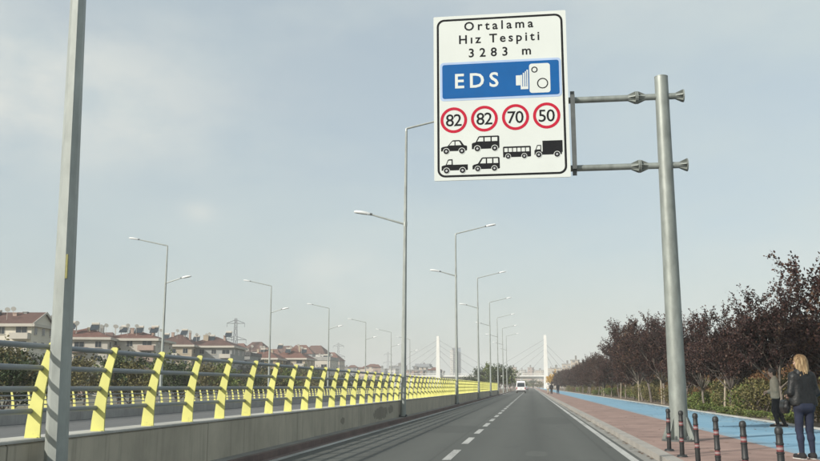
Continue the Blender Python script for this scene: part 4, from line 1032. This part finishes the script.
for x, z in zip((xl, xr), tp):
    for yy in (-3.6, 3.6):
        pass
    b = MB(); b.prism([(x - 1.3, GZ), (x + 1.3, GZ), (x + 1.05, zt + 4), (x + .7, z - .3), (x + .4, z), (x - .4, z), (x - .7, z - .3), (x - 1.05, zt + 4)], 'y', -4.9, -3.3); b.build('pylon', M['bridge'], br, bevel=.08)
    b = MB(); b.box(x - 1.2, x + 1.2, -2.6, 2.6, GZ - .1, zb_ - .02); b.build('pier', M['bridge'], br)
for x, z, sides in ((xl, tp[0], (-1, 1)), (xr, tp[1], (-1, 1))):
    for s in sides:
        for k in range(4 if s < 0 or x < 0 else 3):
            dx = s * (10 + 7.5 * k) if not (s > 0 and x > 0) else s * (6 + 5 * k)
            c = MB(); c.tube([(x, -4.1, z - 2 - 2.6 * (3 - k)), (x + dx, -3.15, zt + .1)], .09, 5); c.build('stay_cable', M['cable'], br)
for x in (x0 + 6, at(575, 380, BY).x):
    b = MB(); b.box(x - 1, x + 1, -2.2, 2.2, GZ - .1, zb_); b.build('pier', M['bridge'], br)

# ------------------------------------------------------------------ vehicles far ahead (seen from behind)
def wheelset(root, xs, ys, r):
    for x in xs:
        for y_ in ys:
            b = MB(); b.tube([(x - .1, y_, r), (x + .1, y_, r)], r, 18); w = b.build('wheel', M['tyre'], root, smooth=True)
            b = MB(); b.tube([(x - .108, y_, r), (x + .108, y_, r)], r * .58, 14); b.build('rim', M['rim'], w)
def minibus(loc, label):
    r = thing('minibus', loc, label, 'minibus'); L, hw = 5.4, 1.0
    prof = [(0, .35), (0, 1.25), (.12, 2.25), (.3, 2.5), (4.0, 2.5), (4.35, 2.35), (4.95, 1.45), (5.35, 1.15), (5.4, .5), (5.3, .35)]
    b = MB(); b.prism(prof, 'x', -hw, hw)
    for i, v in enumerate(b.v):
        k = max(0, (v[2] - 1.2) / 1.3); b.v[i] = (v[0] * (1 - .14 * k), v[1], v[2])
    b.build('body', M['carwhite'], r, bevel=.07, smooth=True)
    b = MB(); b.add([(-.80, .03, 1.30), (.80, .03, 1.30), (.72, .115, 2.16), (-.72, .115, 2.16), (-.80, .0, 1.30), (.80, .0, 1.30), (.72, .085, 2.16), (-.72, .085, 2.16)], [(4, 5, 6, 7), (0, 3, 2, 1), (0, 1, 5, 4), (2, 3, 7, 6), (1, 2, 6, 5), (3, 0, 4, 7)])
    for i, v in enumerate(b.v): b.v[i] = (v[0], v[1] - .03, v[2])
    b.build('rear_window', M['glass'], r)
    for s in (-1, 1):
        b = MB(); b.box(s * .86 - .09, s * .86 + .09, -.03, .06, .8, 1.22); b.build('tail_light', M['tail'], r, bevel=.02)
        b = MB(); b.add([(s * .985, .6, 1.4), (s * .985, 4.3, 1.4), (s * .90, 3.9, 2.15), (s * .90, .6, 2.15), (s * .95, .6, 1.4), (s * .95, 4.3, 1.4), (s * .86, 3.9, 2.15), (s * .86, .6, 2.15)], [(0, 1, 2, 3), (7, 6, 5, 4), (0, 4, 5, 1), (1, 5, 6, 2), (2, 6, 7, 3), (3, 7, 4, 0)]); b.build('side_window', M['glass'], r)
        b = MB(); b.box(s * 1.0, s * 1.22, 4.3, 4.4, 1.45, 1.8); b.build('mirror', M['cardark'], r)
    b = MB(); b.box(-.95, .95, -.1, .05, .38, .62); b.build('bumper', M['cardark'], r, bevel=.03)
    b = MB(); b.box(-.26, .26, -.035, .0, .82, .94); b.build('number_plate', M['sole'], r)
    wheelset(r, (-.86, .86), (.95, 4.2), .34)
p = at(521, 392, 190); minibus((p.x, 190, .0), 'small white minibus far ahead in the left lane, dark rear window towards us')
def car(loc, label, paint):
    r = thing('car', loc, label, 'car'); hw = .87
    b = MB(); b.prism([(0, .3), (-.02, .75), (.08, .95), (.5, 1.0), (3.2, .98), (4.2, .85), (4.3, .6), (4.25, .3)], 'x', -hw, hw); b.build('body', paint, r, bevel=.06, smooth=True)
    b = MB(); b.prism([(.25, .98), (.75, 1.40), (1.2, 1.47), (2.2, 1.45), (3.15, .97)], 'x', -.76, .76)
    for i, v in enumerate(b.v): b.v[i] = (v[0] * (1 - .25 * max(0, v[2] - 1)), v[1], v[2])
    b.build('cabin', paint, r, bevel=.04, smooth=True)
    b = MB(); b.add([(-.66, .30, 1.02), (.66, .30, 1.02), (.58, .69, 1.35), (-.58, .69, 1.35), (-.66, .34, 1.0), (.66, .34, 1.0), (.58, .75, 1.33), (-.58, .75, 1.33)], [(0, 1, 2, 3), (7, 6, 5, 4), (0, 4, 5, 1), (1, 5, 6, 2), (2, 6, 7, 3), (3, 7, 4, 0)]); b.build('rear_window', M['glass'], r)
    for s in (-1, 1):
        b = MB(); b.box(s * .7 - .14, s * .7 + .14, -.05, .04, .66, .84); b.build('tail_light', M['tail'], r, bevel=.02)
    b = MB(); b.box(-.85, .85, -.09, .05, .32, .55); b.build('bumper', M['cardark'], r, bevel=.03)
    wheelset(r, (-.76, .76), (.8, 3.4), .31)
p = at(528.5, 390, 290); car((p.x - 1.0, 290, 0), 'tiny grey car beyond the white minibus on the road ahead', M['cargrey'])

# ------------------------------------------------------------------ people: bodies and clothes as continuous surfaces grown from joint chains
def surface(prims, res, k=.025, cuts=()):
    """smooth union of tapered capsules -> quad mesh (surface nets). prims: (a, b, ra, rb[, k]); cuts: functions of (X,Y,Z) to intersect with"""
    pts = np.array([q for p in prims for q in (p[0], p[1])]); rm = max(max(p[2], p[3]) for p in prims) + .05
    lo = pts.min(0) - rm; hi = pts.max(0) + rm; n = np.ceil((hi - lo) / res).astype(int) + 1
    ax = [lo[i] + res * np.arange(n[i]) for i in range(3)]
    Fd = np.full(n, .2)
    for p in prims:
        a, b_, ra, rb = np.array(p[0], float), np.array(p[1], float), p[2], p[3]; kk = p[4] if len(p) > 4 else k
        mr = max(ra, rb) + .07
        i0 = np.maximum(0, ((np.minimum(a, b_) - mr - lo) / res).astype(int)); i1 = np.minimum(n, ((np.maximum(a, b_) + mr - lo) / res).astype(int) + 2)
        sl = tuple(slice(i0[i], i1[i]) for i in range(3))
        X, Y_, Z = np.meshgrid(*[ax[i][sl[i]] for i in range(3)], indexing='ij')
        ab = b_ - a; L2 = max(1e-9, ab @ ab)
        t = np.clip(((X - a[0]) * ab[0] + (Y_ - a[1]) * ab[1] + (Z - a[2]) * ab[2]) / L2, 0, 1)
        d = np.sqrt((X - a[0] - t * ab[0]) ** 2 + (Y_ - a[1] - t * ab[1]) ** 2 + (Z - a[2] - t * ab[2]) ** 2) - (ra + (rb - ra) * t)
        f = Fd[sl]; h = np.maximum(kk - np.abs(f - d), 0) / kk
        Fd[sl] = np.minimum(f, d) - h * h * kk * .25
    if cuts:
        X, Y_, Z = np.meshgrid(*ax, indexing='ij')
        for c in cuts: Fd = np.maximum(Fd, c(X, Y_, Z))
    ins = Fd < 0
    cnt = np.zeros(n - 1, int); S = [slice(0, -1), slice(1, None)]
    for i in (0, 1):
        for j in (0, 1):
            for l in (0, 1): cnt += ins[S[i], S[j], S[l]]
    act = (cnt > 0) & (cnt < 8); idx = -np.ones(n - 1, int); ids = np.argwhere(act); idx[act] = np.arange(len(ids))
    acc = np.zeros((len(ids), 3)); ac = np.zeros(len(ids))
    cor = [(i, j, l) for i in (0, 1) for j in (0, 1) for l in (0, 1)]
    for e0 in cor:
        for d in range(3):
            if e0[d]: continue
            e1 = list(e0); e1[d] = 1
            v0 = Fd[ids[:, 0] + e0[0], ids[:, 1] + e0[1], ids[:, 2] + e0[2]]; v1 = Fd[ids[:, 0] + e1[0], ids[:, 1] + e1[1], ids[:, 2] + e1[2]]
            m = (v0 < 0) != (v1 < 0); t = np.where(m, v0 / np.where(m, v0 - v1, 1), 0)
            q = np.tile(np.array(e0, float), (len(ids), 1)); q[:, d] += t; acc[m] += q[m]; ac += m
    V = lo + (ids + acc / ac[:, None]) * res
    Q = []
    for d in range(3):
        u, v = [(1, 2), (2, 0), (0, 1)][d]
        s0 = [slice(None)] * 3; s1 = [slice(None)] * 3; s0[d] = slice(0, -1); s1[d] = slice(1, None)
        a, b_ = ins[tuple(s0)], ins[tuple(s1)]; e = np.argwhere(a != b_)
        e = e[(e[:, u] > 0) & (e[:, v] > 0) & (e[:, u] < n[u] - 1) & (e[:, v] < n[v] - 1)]
        du = np.zeros(3, int); du[u] = 1; dv = np.zeros(3, int); dv[v] = 1
        q = np.stack([idx[tuple((e - x).T)] for x in (du + dv, dv, 0 * du, du)], 1)
        fl = ~a[tuple(e.T)]; q[fl] = q[fl][:, ::-1]; Q.append(q)
    Q = np.concatenate(Q); Q = Q[(Q >= 0).all(1)]
    return V, Q
def hand(w, e, side, curl=.8):
    """palm, five unequal bent fingers; w wrist, e elbow, side +1/-1 gives the thumb's side"""
    w, e = Vector(w), Vector(e); d = (w - e).normalized(); x = d.cross(Vector((0, 0, 1)))
    x = x.normalized() if x.length > .1 else Vector((1, 0, 0)); nrm = x.cross(d); P = []
    for k in range(4):
        o = (k - 1.5) * .019; a = w + d * .02 + x * o * .6; b_ = w + d * .088 + x * o; P.append((a, b_, .016, .0125, .012))
        L = (.040, .046, .043, .033)[k if side > 0 else 3 - k]; m = b_ + (d * math.cos(curl * .6) - nrm * math.sin(curl * .6)) * L; t = m + (d * math.cos(curl * 1.5) - nrm * math.sin(curl * 1.5)) * L * .9
        P += [(b_, m, .0105, .0095, .004), (m, t, .0095, .008, .004)]
    a = w + d * .03 - x * side * .026; m = a + (d * .6 - x * side * .75 - nrm * .3).normalized() * .042; t = m + (d * .85 - x * side * .2 - nrm * .4).normalized() * .034
    return P + [(a, m, .014, .0115, .008), (m, t, .0115, .009, .004)]
def person(loc, rz, J, scale, label, mats, hair, female=False, jacket_hem=.92, res=.011, extras=None, group=None, turn=0.0):
    """local frame: faces +Y, joints J = dict of points in metres for a 1.75 m body"""
    c, s_ = math.cos(turn), math.sin(turn)
    def hd(p): return (c * p[0] - s_ * p[1], s_ * p[0] + c * p[1] + J['head_dy'], p[2])
    B = []
    # head with brow, nose, mouth, chin, ears; eyes sit half way up
    B += [(hd((0, -.012, 1.655)), hd((0, .012, 1.655)), .088, .086), (hd((0, .03, 1.60)), hd((0, .045, 1.565)), .064, .042), (hd((0, .085, 1.645)), hd((0, .112, 1.612)), .010, .015, .012),
          (hd((-.032, .080, 1.662)), hd((.032, .080, 1.662)), .016, .016, .015), (hd((-.018, .082, 1.583)), hd((.018, .082, 1.583)), .010, .010, .01)]
    for sx in (-1, 1): B.append((hd((sx * .088, -.005, 1.655)), hd((sx * .086, 0, 1.615)), .014, .011, .008))
    B += [((0, -.01, 1.42), hd((0, .0, 1.57)), .056, .052)]
    B += [((-.12, -.005, 1.38), (.12, -.005, 1.38), .075, .075), ((-.09, .01, 1.25), (.09, .01, 1.25), .105, .105), ((-.07, .01, 1.08), (.07, .01, 1.08), .095, .095), ((-.085, 0, .93), (.085, 0, .93), .105, .105)]
    for q in ('l', 'r'):
        sh, el, wr = J['sh_' + q], J['el_' + q], J['wr_' + q]; hp, kn, an, to = J['hp_' + q], J['kn_' + q], J['an_' + q], J['to_' + q]
        B += [(sh, el, .052, .038), (el, wr, .040, .026)] + hand(wr, el, 1 if q == 'l' else -1)
        B += [(hp, kn, .085, .055), (kn, an, .056, .036), (an, to, .038, .026)]
    V, Q = surface(B, res); me = npmesh('person', V, Q, M['skin'], True)
    body = obj('person', me); body.location = loc; body.rotation_euler = (0, 0, rz); body.scale = (scale,) * 3
    tag(body, label, 'person', group)
    def part(name, prims, m, k=.03, cuts=(), r=None):
        V, Q = surface(prims, r or res, k, cuts); return obj(name, npmesh(name, V, Q, m, True), body)
    # trousers
    Tt = [((-.09, 0, .95), (.09, 0, .95), .118, .118), ((-.085, -.025, .88), (.085, -.025, .88), .115, .115)]
    leg = .92 if female else 1.18
    if female: Tt = [((-.075, 0, .95), (.075, 0, .95), .110, .110), ((-.075, -.03, .88), (.075, -.03, .88), .108, .108)]
    for q in ('l', 'r'):
        hp, kn, an = (Vector(J[n_ + q]) for n_ in ('hp_', 'kn_', 'an_'))
        mid = kn.lerp(an, .35) + Vector((0, -.012, 0)); Tt += [(hp, kn, .100 if not female else .09, .068 * leg), (kn, mid, .067 * leg, .064 * leg), (mid, an.lerp(kn, .06), .063 * leg, .046 * leg)]
    part('trousers', Tt, mats[1], .03)
    wd = .095 if female else .125
    Jt = [((-.14, -.005, 1.395), (.14, -.005, 1.395), .078, .078)]
    for i in range(11):                                     # one smooth column from chest to hem
        t = i / 10; z = 1.375 - t * .46; wst = 1 - .22 * math.sin(math.pi * min(1, t * 1.15)) * (1 if female else .4)
        Jt.append(((-.115 * wst, .008 - .006 * t, z), (.115 * wst, .008 - .006 * t, z), (.102 if female else .112) * (.93 + .07 * wst) + .012 * t, (.102 if female else .112) * (.93 + .07 * wst) + .012 * t, .05))
    Jt.append(((0, -.015, 1.42), (0, .0, 1.49), .085, .075))
    for q in ('l', 'r'):
        sh, el, wr = (Vector(J[n_ + q]) for n_ in ('sh_', 'el_', 'wr_')); Jt += [(sh, el, .066 if female else .078, .054 if female else .062), (el, el.lerp(wr, .93), .056, .042)]
    part('jacket', Jt, mats[0], .035, [lambda X, Y_, Z: np.where(np.abs(X) < .24, jacket_hem - Z, -1)])
    b = MB(); bh = [(-.10, 0), (.10, 0)]
    for q in ('l', 'r'):
        an, to = Vector(J['an_' + q]), Vector(J['to_' + q]); d = (to - an); d.z = 0; d.normalize()
        hl = Vector((an.x, an.y, 0)) - d * .035; tz = min(an.z, to.z) - .05
        sh = part('shoe', [(hl + Vector((0, 0, tz + .05)), Vector((to.x, to.y, tz + .045)) + d * .03, .045, .042), (an + Vector((0, 0, -.01)), hl + Vector((0, 0, tz + .05)), .052, .048)], mats[2], .03, [lambda X, Y_, Z, tz=tz: tz + .012 - Z])
        sv = MB(); e = Vector((-d.y, d.x, 0)); a = hl - d * .04; z_ = to + d * .075
        sv.prism([((a + e * .036).x, (a + e * .036).y), ((z_ + e * .03).x, (z_ + e * .03).y), ((z_ + d * .02).x, (z_ + d * .02).y), ((z_ - e * .03).x, (z_ - e * .03).y), ((a - e * .036).x, (a - e * .036).y)], 'z', tz - .003, tz + .016)
        so = sv.build('sole', M['sole'], sh)
    hv = [tuple([hd(p[0]), hd(p[1])] + list(p[2:])) for p in hair[0]]
    part('hair', hv, hair[1], .03, [lambda X, Y_, Z: -(((X - hd((0, .12, 1.60))[0]) ** 2 + (Y_ - hd((0, .12, 1.60))[1]) ** 2 + (Z - 1.60) ** 2) ** .5 - .098)], r=.009)
    for sx in (-1, 1):
        e = hd((sx * .032, .083, 1.642)); b = MB(); b.tube_rings([(e[0], e[1], e[2] + .011 * math.cos(a)) for a in (3.0, 2.2, 1.57, .9, .15)], [.011 * math.sin(a) for a in (3.0, 2.2, 1.57, .9, .15)], 8)
        b.build('eye', M['eye'], body, smooth=True)
    if extras: extras(body, part)
    return body
HAIR_LONG = [((0, -.02, 1.675), (0, .005, 1.685), .103, .098), ((0, -.05, 1.64), (0, -.075, 1.50), .088, .075)]
_h = random.Random(3)
for i in range(15):
    a = R(-105 + 15 * i); sx_, sy_ = math.sin(a), -math.cos(a); e = 1 + _h.uniform(-.12, .2)
    m = (sx_ * .098, -.01 + sy_ * .085, 1.58); t_ = (sx_ * .118 * e, -.025 + sy_ * .095 * e, 1.46 + _h.uniform(-.06, .03))
    HAIR_LONG += [((sx_ * .05, -.01 + sy_ * .05, 1.735), (sx_ * .093, -.012 + sy_ * .085, 1.66), .022, .026, .008), ((sx_ * .093, -.012 + sy_ * .085, 1.66), m, .026, .026, .008), (m, t_, .026, .011, .008)]
HAIR_SHORT = [((0, -.018, 1.672), (0, .008, 1.682), .099, .096), ((0, -.05, 1.63), (0, -.05, 1.59), .075, .06)]
W = dict(head_dy=.02, sh_l=(-.165, -.01, 1.385), el_l=(-.232, -.03, 1.115), wr_l=(-.15, .20, 1.08), sh_r=(.165, -.01, 1.385), el_r=(.228, -.03, 1.115), wr_r=(.15, .21, 1.13),
         hp_l=(-.09, 0, .90), kn_l=(-.10, .02, .49), an_l=(-.105, -.03, .085), to_l=(-.13, .12, .05), hp_r=(.09, 0, .90), kn_r=(.085, .03, .49), an_r=(.10, .0, .085), to_r=(.13, .15, .05))
def woman_extras(body, part):
    part('waistband', [((-.115, .0, .915), (.115, .0, .915), .121, .121)], M['leather'], .02, [lambda X, Y_, Z: np.maximum(.898 - Z, Z - .945)])
    part('collar', [((-.05, -.02, 1.475), (.05, -.02, 1.475), .072, .072), ((-.06, -.03, 1.44), (.06, -.03, 1.44), .075, .075)], M['leather'], .02)
    for x in (-.055, .055):
        part('seam', [((x, -.118, 1.36), (x * 1.05, -.112, 1.0), .006, .006)], M['blackcloth'], .01)
WL = (4.87, 17.0, .12)
person(WL, R(10), W, 1.045, 'blonde woman in black leather jacket and navy jeans standing with her back to us', (M['leather'], M['denim'], M['blackcloth']), (HAIR_LONG, M['blonde']), True, jacket_hem=.90, extras=woman_extras, turn=R(38), res=.0095)
# her handbag, on the strap over her left forearm
hb = thing('handbag', (WL[0] - .27, WL[1] + .10, .13), 'dark handbag hanging from the left arm of the blonde woman', 'bag')
V, Q = surface([((-.03, -.12, .98), (-.03, .12, .98), .055, .055), ((-.03, -.11, .90), (-.03, .11, .90), .07, .07), ((-.03, -.10, .84), (-.03, .10, .84), .055, .055)], .01, .03)
obj('bag_body', npmesh('bag_body', V, Q, M['leather'], True), hb)
b = MB(); b.tube([(-.03, -.09, 1.02), (-.02, -.07, 1.12), (.0, 0, 1.19), (-.02, .07, 1.12), (-.03, .09, 1.02)], .009, 6); b.build('strap', M['blackcloth'], hb, smooth=True)
MN = dict(head_dy=.05, sh_l=(-.19, .0, 1.385), el_l=(-.215, -.02, 1.10), wr_l=(-.10, .20, 1.08), sh_r=(.19, .0, 1.385), el_r=(.215, -.03, 1.10), wr_r=(.08, .21, 1.04),
          hp_l=(-.09, 0, .90), kn_l=(-.09, .06, .49), an_l=(-.09, -.02, .085), to_l=(-.10, .14, .05), hp_r=(.09, -.01, .90), kn_r=(.09, -.04, .50), an_r=(.10, -.22, .085), to_r=(.11, -.06, .05))
person((7.75, 30.0, .122), R(74), MN, 1.04, 'person in grey jacket and black trousers on the blue bike lane, holding a phone', (M['greycloth'], M['blackcloth'], M['blackcloth']), (HAIR_SHORT, M['darkhair']), False, jacket_hem=.86)
ph = MB(); ph.box(-.036, .036, -.005, .005, -.075, .075); pho = ph.build('mobile_phone', M['cardark'], None, bevel=.004)
a = R(74); lx, ly, lz = (-.055, .295, 1.135)
pho.location = (7.75 + (math.cos(a) * lx - math.sin(a) * ly) * 1.04, 30 + (math.sin(a) * lx + math.cos(a) * ly) * 1.04, .122 + lz * 1.04); pho.rotation_euler = (R(-35), 0, a)
tag(pho, 'dark mobile phone held up by the person in the grey jacket', 'phone')
WK = dict(head_dy=.03, sh_l=(-.19, 0, 1.385), el_l=(-.25, -.10, 1.12), wr_l=(-.24, -.02, .90), sh_r=(.19, 0, 1.385), el_r=(.25, .05, 1.12), wr_r=(.24, .20, .93),
          hp_l=(-.09, 0, .90), kn_l=(-.09, .14, .50), an_l=(-.09, .18, .085), to_l=(-.10, .33, .06), hp_r=(.09, 0, .90), kn_r=(.09, -.02, .49), an_r=(.09, -.26, .12), to_r=(.09, -.12, .06))
for (x, y, rz, mk, mt, lab) in ((3.35, 150, 0, 'blackcloth', 'blackcloth', 'tiny walker in black far down the brick pavement, left of the two dark walkers'),
                                (4.35, 148, 8, 'blackcloth', 'denim', 'tiny walker in black top far down the pavement, right of the two dark walkers'),
                                (2.95, 158, -4, 'palecloth', 'greycloth', 'tiny walker in a pale top far down the pavement near the kerb')):
    person((x, y, .12), R(rz), WK, 1.02, lab, (M[mk], M[mt], M['blackcloth']), (HAIR_SHORT, M['darkhair']), False, jacket_hem=.88, res=.02, group='walkers far down the pavement')

# ------------------------------------------------------------------ air
hz = MB(); hz.box(-1310, 1310, -210, 1910, GZ - 1.2, 62)
hm = bpy.data.materials.new('haze_air'); hm.use_nodes = True; hn = hm.node_tree; hn.nodes.clear()
ho = hn.nodes.new('ShaderNodeOutputMaterial'); hv = hn.nodes.new('ShaderNodeVolumePrincipled'); hv.inputs['Color'].default_value = (0.97, 0.97, 0.95, 1); hv.inputs['Density'].default_value = 0.00045
hv.inputs['Anisotropy'].default_value = -0.2
hn.links.new(hv.outputs[0], ho.inputs['Volume'])
tag(hz.build('haze', hm), kind='stuff')
